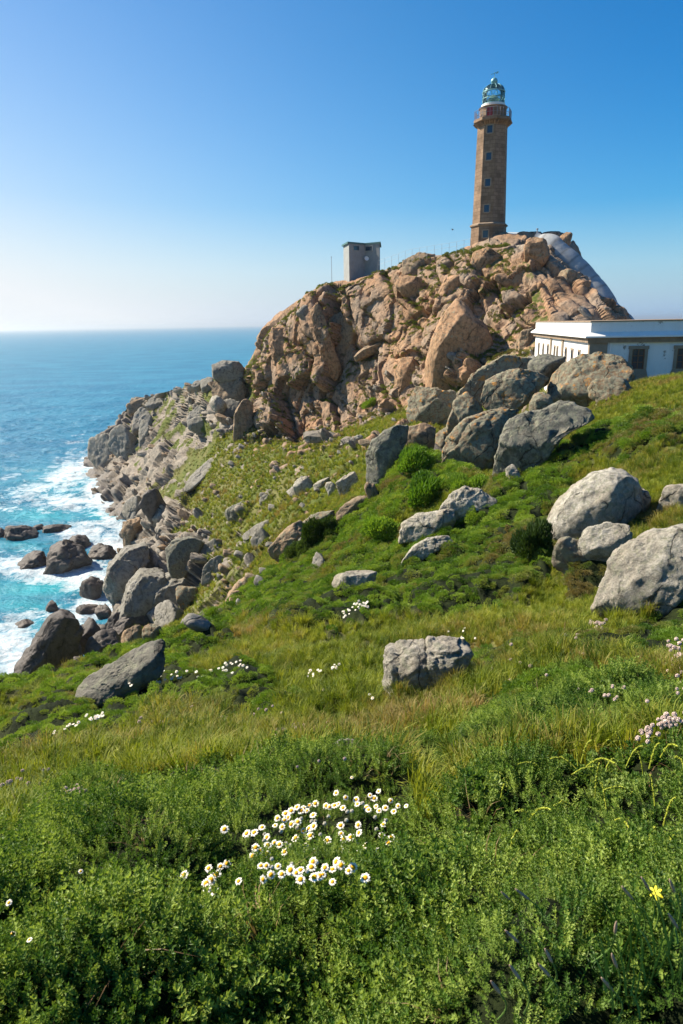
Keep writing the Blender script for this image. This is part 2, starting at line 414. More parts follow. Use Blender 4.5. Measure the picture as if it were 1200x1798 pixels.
# azimuth columns: fine across the view, coarse elsewhere, all the way round
_d = np.arange(-34.5, 34.5, .082)
AZ = np.radians(np.concatenate([np.linspace(-180, -60, 25)[:-1], np.arange(-60, -34.5, .6), _d, np.arange(34.5, 60, .6), np.linspace(60, 180, 25)]))
KL = len(A); LR = np.zeros((len(AZ), KL)); LZ = np.zeros((len(AZ), KL))
for k, ln in enumerate(A):
    a = np.array([p[0] for p in ln]); r_ = np.array([p[1] for p in ln]); z_ = np.array([p[2] for p in ln])
    q = np.clip(AZ, a[0], a[-1])
    LR[:, k] = pchip(a, r_, q); LZ[:, k] = pchip(a, z_, q)
    # right and left of the view the profile eases on; behind it turns uphill
back = sstep(R(60), R(130), np.abs(AZ))[:, None]
for k in range(1, KL): LR[:, k] = np.maximum(LR[:, k], LR[:, k-1] + .12)
LZ = LZ * (1 - back) + np.maximum(LZ, 43.4 + np.log1p(LR) * .2) * back
# rows per segment
seg = []
for k in range(KL - 1):
    P0 = np.stack([LR[:, k] * np.sin(AZ), LR[:, k] * np.cos(AZ), LZ[:, k]], 1)
    P1 = np.stack([LR[:, k+1] * np.sin(AZ), LR[:, k+1] * np.cos(AZ), LZ[:, k+1]], 1)
    m = np.abs(AZ) < R(28)
    e = np.abs(project(P0[m])[1] - project(P1[m])[1]) * .57
    n = int(np.clip(np.percentile(e, 85) / (1.25 if k < VF else .72), 6, 130))
    if k == 0: n = 14
    if k >= VT: n = 14
    seg.append(n)
T = np.concatenate([k + np.arange(n) / n for k, n in enumerate(seg)] + [[KL - 1.0]])
NR, NC = len(T), len(AZ)
GR = np.empty((NC, NR)); GZ = np.empty((NC, NR)); kk = np.arange(KL, dtype=float)
for c0 in range(NC):
    GR[c0] = pchip(kk, LR[c0], T); GZ[c0] = pchip(kk, LZ[c0], T)
for _ in range(2):
    GR[1:-1] = .25 * GR[:-2] + .5 * GR[1:-1] + .25 * GR[2:]; GZ[1:-1] = .25 * GZ[:-2] + .5 * GZ[1:-1] + .25 * GZ[2:]
GP = np.stack([GR * np.sin(AZ)[:, None], GR * np.cos(AZ)[:, None], GZ], 2)
TT = np.broadcast_to(T, (NC, NR))
def normals(G):
    du = np.gradient(G, axis=0); dv = np.gradient(G, axis=1); n = np.cross(du, dv)
    l = np.linalg.norm(n, axis=2, keepdims=True); n = n / np.maximum(l, 1e-9)
    return np.where(n[..., 2:3] < -.3, -n, n), l[..., 0]
GN_, GA = normals(GP)
if GN_[NC//2, 10, 2] < 0: GN_ = -GN_

# ---- where rock, shrub and grass grow (regions follow the lie of the land)
PX, PY, PD = project(GP.reshape(-1, 3)); 
def inpoly(poly, x, y):
    ins = np.zeros(len(x), bool); n = len(poly)
    for i in range(n):
        x0, y0 = poly[i]; x1, y1 = poly[(i+1) % n]
        if y0 == y1: continue
        ins ^= ((y0 > y) != (y1 > y)) & (x < (x1 - x0) * (y - y0) / (y1 - y0) + x0)
    return ins
flatP = GP.reshape(-1, 3); flatT = TT.reshape(-1)
nzw = fbm(flatP * .35, 3, 5) ; nzf = fbm(flatP * 1.1, 4, 11)
wx = PX + nzw * 260 / np.maximum(GR.reshape(-1), 12); wy = PY + nzf * 200 / np.maximum(GR.reshape(-1), 12)
def region(poly, t0, t1):
    return (inpoly(poly, wx, wy) & (flatT >= t0) & (flatT < t1) & (PD > 0)).astype(float)
rock = np.zeros(len(flatP)); pink = np.zeros(len(flatP)); shrub = np.zeros(len(flatP))
nzr = GN_.reshape(-1, 3)[:, 2]
# crag
crag = (flatT >= F6 - .25) & (flatT < VT + .3) & (np.arctan2(flatP[:, 0], flatP[:, 1]) > at(425, 700, r=10)[0] / 10)
rock = np.maximum(rock, crag * 1.0)
# headland
head = region([(100,700),(220,690),(300,670),(440,600),(480,690),(430,745),(350,790),(290,850),(235,925),(150,930)], VF + 2, VT + 3)
rock = np.maximum(rock, head)
coast = region([(120,880),(230,890),(300,875),(340,900),(300,940),(375,935),(370,1000),(330,1060),(250,1110),(60,1200),(60,1000)], VF, VT)
rock = np.maximum(rock, coast)
band = region([(640,850),(600,880),(520,905),(455,955),(400,1010),(330,1070),(360,1100),(440,1040),(500,985),(570,935),(650,900)], VF - 1.2, VF + 1)
rock = np.maximum(rock, band * .42)
outc = region([(640,760),(700,690),(780,690),(860,640),(1000,620),(1110,640),(1100,690),(1010,730),(960,770),(880,830),(760,850),(640,860)], VF - 1, VF + 1.3)
rock = np.maximum(rock, outc * .62)
lowz = sstep(4.5, 1.5, flatP[:, 2] + nzf * 1.2) * (flatT > VF)
rock = np.maximum(rock, lowz)
# grass on ledges of the rock, rock through grass
veg = sstep(.52, .80, nzr + nzw * .16 + nzf * .1)
rock = rock - veg * crag * .55 * np.where((flatT > VT - 1.3) | (flatP[:, 0] > 23), .2, 1) - head * sstep(.0, .45, nzw) * .9 * (flatP[:, 2] > 8)
farslope = (flatT > VF - .2) & (flatT < F6 - .2) & (flatP[:, 2] < 38) & (rock < .3)
rock = rock + farslope * sstep(.25, .8, fbm(flatP * .6, 4, 31)) * .8
rock = np.clip(rock, 0, 1)
pink = np.where(crag, 1.0, 0) + .75 * (farslope & (PX > 440)) + .1 * head * sstep(-.3, .5, nzw) + .25 * band
pink = np.clip(pink * (.75 + .5 * nzw), 0, 1)
wet = sstep(5.0, 1.0, flatP[:, 2] + nzf * 2.2) * (flatT > VF)
# shrubs
fore = region([(-900,1545),(0,1540),(120,1475),(250,1420),(330,1395),(480,1375),(640,1372),(730,1400),(760,1455),(800,1440),(860,1390),(980,1345),(1200,1310),(2200,1290),(9000,1100),(90000,9000),(90000,90000),(-90000,90000),(-90000,9000),(-9000,1900)], -1, 6)
fore = np.maximum(fore, (flatT < 2.2) * 1.0)
fore2 = region([(800,1290),(860,1230),(940,1180),(1060,1190),(1120,1230),(1080,1290),(960,1330),(840,1330)], 3, 8)
midA = region([(395,1095),(450,1030),(520,975),(590,905),(680,860),(720,785),(790,810),(850,850),(800,880),(740,880),(700,930),(690,980),(640,1000),(560,1010),(560,1060),(620,1070),(660,1120),(520,1125)], 6, VF + .3)
midB = region([(560,1045),(690,985),(780,940),(860,880),(930,800),(1010,790),(1090,745),(1210,725),(1210,790),(1130,815),(1050,820),(960,880),(990,960),(985,1020),(900,1060),(860,1100),(740,1105),(640,1110),(560,1090)], 6, VF + .3)
low = region([(-300,1330),(0,1290),(130,1225),(250,1190),(420,1180),(470,1200),(330,1230),(180,1250),(60,1310),(0,1345),(-300,1390)], 4, 9)
low2 = region([(-400,1600),(0,1535),(50,1455),(150,1410),(260,1395),(215,1425),(110,1465),(30,1520),(-300,1640)], 3, 8)
low3 = region([(330,1230),(400,1195),(470,1190),(450,1215),(380,1245)], 4, 9)
patch = (flatT > 4.5) * (flatT < VF) * (flatT < 9.2) * sstep(.18, .4, fbm(flatP * np.array([.55, .55, 0]), 3, 211))
shrub = np.clip(fore + fore2 + midA + midB + low * .9 + low2 + low3 + patch, 0, 1)
shrub *= (rock < .5)
def smooth2(a, n=2):
    a = a.reshape(NC, NR).copy()
    for _ in range(n):
        a[1:-1] = .25*a[:-2] + .5*a[1:-1] + .25*a[2:]; a[:, 1:-1] = .25*a[:, :-2] + .5*a[:, 1:-1] + .25*a[:, 2:]
    return a.reshape(-1)
shrub_s = smooth2(shrub, 3); shrub_d = smooth2(shrub, 12); rock_s = smooth2(rock, 1)

# ---- relief
rr = GR.reshape(-1)
N = GN_.reshape(-1, 3)
disp = np.zeros(len(flatP))
near = 1 - sstep(25, 60, rr)
disp += near * (fbm(flatP * 1.6, 3, 41) * .07 + fbm(flatP * .45, 2, 47) * .16 * sstep(3, 9, rr))
f1, f2, bk, rid = cells(np.stack([flatP[:, 0] * 1.5, flatP[:, 1] * 1.5, flatP[:, 2] * 0], 1) + .6 * np.stack([nzw, nzf, nzw * 0], 1), 61)
disp += near * (1 - shrub_s) * (.10 * (1 - f1 * 1.2)) * sstep(2.5, 6, rr)            # tussocks
# shrub mounds: larger farther out
for sc, am, lo, hi in ((4.5, .05, 0, 12), (1.7, .14, 0, 12), (.85, .22, 0, 10), (1.3, .3, 11, 400), (.45, .5, 14, 400)):
    g1, g2, _b, _c = cells(flatP * sc + .35 * np.stack([nzf, nzw, nzf], 1), int(sc * 100))
    wgt = sstep(lo - 3, lo, rr) * (1 - sstep(hi, hi + 6, rr))
    disp += shrub_d * wgt * am * ((1.0 if sc != .85 else .35) - 1.5 * g1 * g1)
# rock blocks: sets of long joints that cut the bedrock into slabs
def joints(Q, J, s):
    U = Q @ np.array(J).T
    c0 = np.floor(U[:, 0]).astype(np.int64)
    u1 = U[:, 1] + .61 * hf(c0, c0 * 0, c0 * 0, s); c1 = np.floor(u1).astype(np.int64)
    u2 = U[:, 2] + .73 * hf(c0, c1, c0 * 0, s + 1); c2 = np.floor(u2).astype(np.int64)
    fr = np.stack([U[:, 0] - c0, u1 - c1, u2 - c2], 1) - .5
    g = np.stack([hf(c0, c1, c2, s + 2 + k) for k in range(3)], 1) - .5
    b = hf(c0, c1, c2, s + 6) - .5 + (fr * g).sum(1) * .9
    e = (.5 - np.abs(fr)) ; return b, e[:, 0], np.minimum(e[:, 1], e[:, 2])
mk = rock_s > .02
Pm = flatP[mk]
warp = np.stack([fbm(Pm * .25, 3, 71), fbm(Pm * .25, 3, 73), fbm(Pm * .25, 3, 75)], 1)
far = sstep(35, 70, rr[mk]); cr = crag[mk].astype(float)
hd = 1 - cr
D = np.zeros(len(Pm)); crack = np.zeros(len(Pm))
# strata dip: blocks lean and are taller than wide on the crag, slabs lie down-left on the headland
Qc = np.stack([Pm[:, 0] + .35 * Pm[:, 2], Pm[:, 1], Pm[:, 2] * .62 - .1 * Pm[:, 0]], 1)
Qh = np.stack([Pm[:, 0] * .8 + .5 * Pm[:, 2], Pm[:, 1] * .7, Pm[:, 2] * 1.5 - .6 * Pm[:, 0]], 1)
Q = np.where(cr[:, None] > .5, Qc, Qh)
def nrm3(v, s): v = np.array(v, float); return v / np.linalg.norm(v) / s
for sp_, am, ws, sd in ((9.0, 3.6, 2.2, 101), (3.4, .95, .8, 131), (1.3, .20, .3, 151)):
    Qw = Pm + warp * ws
    Jc = [nrm3((1, .15, .28), sp_ * .8), nrm3((-.25, .4, 1), sp_ * 1.7), nrm3((.1, 1, -.2), sp_ * 1.3)]
    Jh = [nrm3((.55, .1, -1), sp_ * .85), nrm3((.5, 1, .2), sp_ * 1.1), nrm3((1, -.5, .5), sp_ * 1.6)]
    bc, ec, ec2 = joints(Qw, Jc, sd); bh, eh, eh2 = joints(Qw + warp * .6, Jh, sd + 9)
    b1 = np.where(cr > .5, bc, bh * {9.0: 1.0, 3.4: .8, 1.3: 0.0}[sp_]); e = np.where(cr > .5, ec, eh); e2 = np.where(cr > .5, ec2, eh2)
    e = np.where((cr < .5) & (sp_ < 2), 9.0, e); e2 = np.where((cr < .5) & (sp_ < 2), 9.0, e2)
    D += am * b1 - am * .38 * np.exp(-(e * sp_ / .34) ** 2) - am * .07 * np.exp(-(e2 * sp_ / .2) ** 2)
a1, a2, b1, _ = cells(Pm * np.array([.5, .5, .3]) + warp * .4, 171, .8)
D += .12 * b1 * (1 + 2.2 * (1 - cr)) * (.4 + .6 * sstep(-.2, .3, fbm(Pm * .12, 2, 88)))
D += fbm(Pm * .8, 5, 91, .5) * .08
disp[mk] += D * rock_s[mk] * (far * .92 + .08) * np.where(flatT[mk] > VT - .02, .08, np.where(flatT[mk] > VT - .7, .45, 1))
topedge = np.exp(-((flatT - (VT - 1)) / .42) ** 2) 
disp = np.where(crag, disp - topedge * (.75 + np.maximum(disp, 0) * .9), disp)
flat2 = flatP + N * disp[:, None]
# small outward push keeps the columns from folding
GP2 = flat2.reshape(NC, NR, 3)
GN2, GA2 = normals(GP2)
if GN2[NC//2, 10, 2] < 0: GN2 = -GN2
idx = np.arange(NC * NR).reshape(NC, NR)
quads = np.stack([idx[:-1, :-1], idx[1:, :-1], idx[1:, 1:], idx[:-1, 1:]], -1).reshape(-1, 4)
qc = crag[quads].all(1) & (rr[quads[:, 0]] < 135)
def split(sel, name, label):
    q = quads[sel]; sm = name != 'rock_crag'; used, inv = np.unique(q, return_inverse=True)
    o = mesh_from(name, flat2[used], inv.reshape(q.shape), [M['terrain']], sm)
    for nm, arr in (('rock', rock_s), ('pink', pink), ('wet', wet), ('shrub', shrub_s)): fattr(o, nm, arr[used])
    tag(o, label, None, None, 'structure'); return o
hill = split(~qc, 'hillside', 'green coastal hillside falling to the sea')
crag_o = split(qc, 'rock_crag', 'tall fractured pink granite crag below the lighthouse')
tPX, tPY, tPD = project(flat2)
_vis = (tPD > .1) & (np.abs(np.arctan2(flat2[:, 0], flat2[:, 1])) < R(36))
_vi = np.nonzero(_vis)[0]
def ground_at(px, py, tmin=-1, tmax=99, rad=3.0):
    """the nearest terrain point seen through a pixel"""
    m = _vi[(np.abs(tPX[_vi] - px) < rad) & (np.abs(tPY[_vi] - py) < rad) & (flatT[_vi] >= tmin) & (flatT[_vi] < tmax)]
    if len(m) == 0:
        if rad > 80: return None, None
        return ground_at(px, py, tmin, tmax, rad * 2)
    k = m[np.argmin(tPD[m] + 0.02 * tPD[m] * np.hypot(tPX[m] - px, tPY[m] - py))]
    return flat2[k], k
# ------------------------------------------------------------------ rocks
_ico = {}
def ico(n):
    if n not in _ico:
        bm = bmesh.new(); bmesh.ops.create_icosphere(bm, subdivisions=n, radius=1.0)
        V = np.array([v.co[:] for v in bm.verts]); F = np.array([[v.index for v in f.verts] for f in bm.faces]); bm.free()
        _ico[n] = (V / np.linalg.norm(V, axis=1, keepdims=True), F)
    return _ico[n]
def rock_shape(seed, sub=4, block=.6, nch=9, round_=.25, shape=None):
    """a boulder in the unit box (-1..1): flat joints with worn edges"""
    rs = np.random.RandomState(seed); n, F = ico(sub)
    P = []; D = []
    if block > .55:
        q = rs.normal(size=(3, 3)) * .16 * (1.6 - block) + np.eye(3)
        for ax in range(3):
            for s in (-1, 1):
                v = q[ax] * s + rs.uniform(-.2, .2, 3) * (1.25 - block); P.append(v / np.linalg.norm(v)); D.append(rs.uniform(.74, .92))
    for _ in range(nch + 4):
        v = rs.normal(size=3); v /= np.linalg.norm(v); P.append(v); D.append(rs.uniform(.68, 1.0))
    for _ in range(3):      # one or two large flat joint faces
        v = rs.normal(size=3); v[2] = abs(v[2]); v /= np.linalg.norm(v); P.append(v); D.append(rs.uniform(.58, .8))
    for (v, d) in (shape or []):
        v = np.array(v, float); P.append(v / np.linalg.norm(v)); D.append(d)
    P = np.array(P); D = np.array(D)
    c = n @ P.T; q = np.where(c > 1e-3, D[None] / np.maximum(c, 1e-3), 1e3)
    q = np.concatenate([q, np.full((len(n), 1), 1.12)], 1)
    k = 30.0 * (1 - round_) ** 2 + 6
    r = (np.power(np.minimum(q, 8.0), -k).sum(1)) ** (-1.0 / k)
    V = n * r[:, None]
    V = V / np.maximum(np.abs(V).max(0), 1e-6)
    return V, F
def finish_rock(V, F, seed, size, rough=1.0, crack=1.0):
    """weather a rock of real size: joints, facets and grain pushed along its surface"""
    V = V + 0; s = float(np.mean(size)) * 2
    n = V / np.maximum(np.linalg.norm(V, axis=1, keepdims=True), 1e-6)
    o = np.array([seed * 1.37 % 50, seed * 2.11 % 50, seed * .73 % 50])
    p = V / s
    wrp = np.stack([fbm(p * 2 + o, 2, seed), fbm(p * 2 + o, 2, seed + 9), fbm(p * 2 + o, 2, seed + 5)], 1)
    J = np.linalg.qr(np.random.RandomState(seed).normal(size=(3, 3)))[0]
    b, e, e2 = joints(p + wrp * .05 + o, J * np.array([[2.1], [1.5], [1.2]]), seed + 3)
    d = s * crack * (.045 * b - .022 * np.exp(-(e / .035) ** 2))
    f1, f2, b, _ = cells(p * 5.5 + wrp * .2 + o, seed + 13, .9)
    d += s * .014 * b * rough
    d += s * .020 * rough * fbm(p * 8 + o, 5, seed + 21, .6)
    return V + n * d[:, None]
CAMR, CAMU, CAMF = _r, _u, _f
def rock_at(bbox, kind, name='boulder', roll=0.0, seed=0, depth=.8, sink=.3, face=False, r=None, block=.6, round_=.25, nch=9,
            yaw=0.0, bury=.3, label=None, cat='boulder', group=None, parent=None, sub=None, tmin=-1, tmax=99, shape=None, crack=1.0, rough=1.0, push=0.0):
    x0, y0, x1, y1 = bbox; cx, cyy = (x0 + x1) / 2, (y0 + y1) / 2
    w, h = x1 - x0, y1 - y0
    if kind == 'slab' and shape is None: bury = max(bury, .45)
    if r is None:
        g, k = ground_at(cx, cyy if face else y1 - .06 * h, tmin, tmax)
        if g is None: return None
        rg = math.hypot(g[0], g[1])
    else: rg = r
    rg += push
    zc = float((at(cx, cyy, r=rg) - EYE) @ _f)
    a = R(roll); ca, sa = abs(cos(a)), abs(sin(a))
    # half sizes before the roll so that the rolled box fits the outline
    det = ca * ca - sa * sa
    if abs(det) > .35: hw, hh = (w * ca - h * sa) / det / 2, (h * ca - w * sa) / det / 2
    else: hw, hh = w / 2, h / 2
    hw *= 1.06; hh *= 1.1
    hw = max(hw, .25 * min(w, h)); hh = max(hh, .25 * min(w, h))
    hx, hz = hw * zc / FPX, hh * zc / FPX
    if not face: hz *= (1 + bury)
    hy = depth * (hx + hz) / 2 if depth < 3 else depth
    hy = min(hy, 1.3 * max(hx, hz))
    rc = rg + (hy * (1 - sink) if face else hy * .5)
    c = at(cx, cyy, r=rc); zc = zc * rc / rg
    if not face: c = c - np.array([0, 0, 1]) * (h * .5 * zc / FPX) * bury
    vr = np.array([c[0], c[1], 0]) - np.array([EYE[0], EYE[1], 0]); vr /= np.linalg.norm(vr)
    X = np.array([vr[1], -vr[0], 0]); Z = np.array([0, 0, 1.0]); Y = vr
    if kind == 'slab' and shape is None: shape = [((-.3, -.5, .8), .38)]; bury = max(bury, .45)
    V, F = rock_shape(seed + 11, sub or (5 if max(w, h) > 42 else 4), block, nch, round_, shape)
    V = V * np.array([hx, hy, hz])
    ya = R(yaw); V = np.stack([V[:, 0] * cos(ya) - V[:, 1] * sin(ya), V[:, 0] * sin(ya) + V[:, 1] * cos(ya), V[:, 2]], 1)
    V = np.stack([V[:, 0] * cos(a) + V[:, 2] * sin(a), V[:, 1], -V[:, 0] * sin(a) + V[:, 2] * cos(a)], 1)
    V = finish_rock(V, F, seed + 7, (hx, hy, hz), rough, crack)
    tx = w * .5 * zc / FPX * 1.02; tz = h * .5 * zc / FPX * ((1 + bury) if not face else 1.04)
    for ax, tgt in ((0, tx), (2, tz)):
        lo_, hi_ = V[:, ax].min(), V[:, ax].max(); V[:, ax] = (V[:, ax] - (lo_ + hi_) / 2) * (2 * tgt / (hi_ - lo_))
    Wd = V[:, :1] * X + V[:, 1:2] * Y + V[:, 2:3] * Z
    o = mesh_from(name, Wd, F, [M[kind]], parent=parent)
    o.location = c
    if parent is None: tag(o, label, cat, group)
    return o

def outline_rock(poly, kind, name='boulder', r=None, face=False, depth=.8, sink=.35, seed=1, cuts=7, rp=.45, tiltv=(-.45, -.6, .55), label=None, cat='boulder', group=None,
                 parent=None, tmin=-1, tmax=99, sub=5, bury=.12, crack=.7, rough=1.0, flatk=.62):
    """a rock whose outline seen from the slope is the given one; its depth, joints and worn faces are its own"""
    p = np.array(poly, float); x0, y0 = p.min(0); x1, y1 = p.max(0); w, h = x1 - x0, y1 - y0; cx, cy_ = (x0 + x1) / 2, (y0 + y1) / 2
    if r is None:
        g, k = ground_at(cx, cy_ if face else y1 - .06 * h, tmin, tmax); rg = math.hypot(g[0], g[1])
    else: rg = r
    zc = float((at(cx, cy_, r=rg) - EYE) @ _f); m = zc / FPX
    hy = depth * (w + h) / 4 * m; rc = rg + (hy * (1 - sink) if face else hy * .5); c = at(cx, cy_, r=rc); m *= rc / rg
    q = np.stack([(p[:, 0] - cx) * m, -(p[:, 1] - cy_) * m], 1)
    if not face:       # carry the foot below ground
        lo = q[:, 1] < q[:, 1].min() + .35 * (q[:, 1].max() - q[:, 1].min()); q[lo, 1] -= bury * h * m * 1.6
    cen = q.mean(0); q = q - cen
    n, F = ico(sub); ang = np.arctan2(n[:, 2], n[:, 0]); A_ = np.linspace(-pi, pi, 721); RR = np.zeros(721)
    for i, a in enumerate(A_):
        d = np.array([cos(a), sin(a)]); best = 0
        for j in range(len(q)):
            e0, e1 = q[j], q[(j + 1) % len(q)]; e = e1 - e0; den = d[0] * e[1] - d[1] * e[0]
            if abs(den) < 1e-9: continue
            t_ = (e0[0] * e[1] - e0[1] * e[0]) / den; u_ = (e0[0] * d[1] - e0[1] * d[0]) / den
            if t_ > 0 and -1e-6 <= u_ <= 1 + 1e-6: best = max(best, t_)
        RR[i] = best
    RR = np.convolve(np.concatenate([RR[-4:-1], RR, RR[1:4]]), np.ones(7) / 7, 'valid')
    Rr = np.interp(ang, A_, RR); s_ = np.sqrt(np.clip(1 - n[:, 1] ** 2, 0, 1))
    V = np.stack([n[:, 0] / np.maximum(s_, 1e-6) * Rr * s_ ** rp, np.sign(n[:, 1]) * np.abs(n[:, 1]) ** .75 * hy, n[:, 2] / np.maximum(s_, 1e-6) * Rr * s_ ** rp], 1)
    rs = np.random.RandomState(seed); sc = np.array([w * m / 2, hy, h * m / 2])
    for k in range(cuts):
        v = np.array(tiltv) if k == 0 else np.array([rs.normal() * .6, -abs(rs.normal()) - .4, rs.normal() * .6])
        v = v / np.linalg.norm(v); pr = (V / sc) @ v; dlim = np.percentile(pr, 100) * (flatk if k == 0 else rs.uniform(.6, .85)); over = np.maximum(pr - dlim, 0)
        # only push along depth, so that the outline stays
        V[:, 1] += over / max(-v[1], .35) * sc[1] * .9
    V[:, 1] = np.minimum(V[:, 1], hy)
    V = finish_rock(V, F, seed + 7, sc, rough, crack)
    vr = np.array([c[0], c[1], 0]); vr /= np.linalg.norm(vr); X = np.array([vr[1], -vr[0], 0])
    V[:, 0] += cen[0]; V[:, 2] += cen[1]
    Wd = V[:, :1] * X + V[:, 1:2] * vr + V[:, 2:3] * np.array([0, 0, 1.0])
    o = mesh_from(name, Wd, F, [M[kind]], parent=parent); o.location = c
    if parent is None: tag(o, label, cat, group)
    return o

# outlines of the rocks that stand out most, keyed by the seed used in the lists below
OUT = {
 3: [(680,1142),(700,1130),(735,1126),(780,1124),(815,1128),(833,1138),(826,1150),(812,1162),(808,1190),(790,1205),(760,1212),(720,1218),(690,1222),(678,1205),(677,1165)],
 14: [(954,915),(975,893),(1000,860),(1035,832),(1065,821),(1090,825),(1108,838),(1120,862),(1121,885),(1105,905),(1075,925),(1030,945),(990,957),(965,942)],
 21: [(1018,992),(1018,955),(1030,930),(1060,919),(1098,917),(1103,935),(1096,965),(1082,992)],
 44: [(1050,1080),(1055,1045),(1073,1008),(1074,990),(1098,965),(1130,940),(1165,925),(1200,914),(1230,925),(1215,985),(1185,1030),(1155,1082),(1100,1090)],
 71: [(869,816),(880,770),(893,738),(920,725),(950,720),(975,706),(1000,708),(1032,720),(1034,737),(1008,745),(985,767),(960,787),(925,803),(895,822),(880,830)],
 83: [(780,815),(775,790),(790,765),(815,740),(845,728),(880,719),(907,722),(897,745),(882,775),(870,808),(840,826),(800,832)],
 101: [(845,692),(853,668),(880,654),(910,647),(940,653),(960,665),(950,680),(932,692),(915,706),(880,711),(855,706)],
 113: [(783,738),(790,712),(808,690),(830,660),(855,640),(880,627),(910,627),(947,637),(937,652),(905,651),(878,657),(856,676),(845,702),(832,738),(800,748)],
 121: [(965,692),(972,660),(990,640),(1020,625),(1055,621),(1085,629),(1102,645),(1112,665),(1098,681),(1060,692),(1040,702),(1000,706),(975,706)],
 131: [(924,656),(930,632),(955,621),(991,628),(987,650),(960,669),(935,669)],
 150: [(717,742),(719,705),(730,682),(765,683),(800,687),(805,705),(797,730),(787,750),(745,750)],
 160: [(712,772),(715,750),(745,743),(766,752),(763,780),(740,789),(714,786)],
 170: [(644,842),(643,800),(652,775),(675,755),(700,745),(718,750),(715,775),(702,800),(687,826),(665,841)],
 200: [(765,915),(775,890),(795,865),(815,854),(845,861),(874,878),(850,891),(822,895),(800,915)],
 190: [(699,947),(705,920),(730,905),(762,899),(795,890),(800,915),(780,932),(750,937),(720,947)],
 210: [(703,986),(725,960),(750,945),(785,940),(796,950),(770,963),(740,977)],
 481: [(132,1216),(145,1190),(165,1165),(190,1148),(230,1138),(270,1134),(292,1145),(286,1165),(262,1186),(225,1198),(190,1204),(150,1218)],
 465: [(6,1202),(30,1170),(55,1140),(75,1110),(95,1084),(115,1079),(136,1094),(143,1115),(131,1140),(140,1165),(100,1195),(60,1215),(20,1222)],
 390: [(295,985),(293,960),(310,947),(340,943),(361,955),(352,980),(325,1001),(300,1001)],
 410: [(180,1020),(195,990),(225,965),(262,961),(263,985),(240,1005),(216,1046),(190,1041)],
 420: [(203,1077),(225,1030),(250,1004),(290,1009),(302,1050),(287,1086),(240,1083)],
 430: [(261,1052),(285,1015),(320,1007),(351,1020),(332,1045),(297,1067),(270,1072)],
 340: [(388,1072),(400,1045),(420,1020),(445,1008),(456,1020),(440,1050),(415,1068)],
 400: [(215,955),(214,930),(225,914),(248,909),(251,930),(238,950)],
 704: [(750,700),(748,640),(757,600),(769,568),(785,543),(800,528),(817,538),(832,560),(852,575),(866,605),(868,640),(855,672),(832,692),(790,704)],
 710: [(692,728),(691,690),(695,650),(705,630),(725,628),(739,650),(736,690),(729,718),(710,728)],
 798: [(486,705),(482,670),(491,645),(510,624),(529,620),(527,650),(512,680),(506,715),(501,745),(490,738)],
 801: [(546,547),(561,532),(576,570),(587,610),(602,652),(586,668),(570,642),(555,602)],
 804: [(568,600),(574,560),(600,549),(632,554),(645,580),(642,622),(627,658),(590,665),(573,642)],
 787: [(473,602),(479,578),(500,573),(515,600),(515,640),(507,670),(490,662),(480,640)],
 720: [(705,488),(707,458),(735,445),(764,449),(762,492),(725,496)],
 723: [(693,500),(705,482),(740,488),(765,500),(763,536),(730,533),(705,517)],
 736: [(824,472),(831,444),(855,436),(878,450),(874,492),(845,497)],
 751: [(890,470),(905,453),(926,463),(944,500),(937,527),(910,518),(897,497)],
 600: [(373,657),(373,640),(392,633),(420,636),(430,648),(425,663),(390,665)],
 610: [(376,717),(374,680),(385,660),(426,660),(434,690),(431,722),(405,737),(385,732)],
}

def place_rock(bb, kind, name, roll, kw, **more):
    kw = dict(kw); kw.update(more); sd = kw.get('seed', 0)
    if sd in OUT:
        ok = {k: kw[k] for k in ('r', 'face', 'depth', 'sink', 'seed', 'label', 'cat', 'group', 'parent', 'tmin', 'tmax', 'crack', 'rough') if k in kw}
        big = max(bb[2] - bb[0], bb[3] - bb[1]) > 70
        if sd in (704, 14, 3): ok.update(cuts=2, flatk=.88)
        if kind == 'pale' or sd in (704, 390): ok['rp'] = .62
        if sd in (410, 420, 430): ok.update(cuts=7, flatk=.7, rp=.3)
        return outline_rock(OUT[sd], kind, name, sub=6 if big else 5, **ok)
    return rock_at(bb, kind, name, roll, **kw)
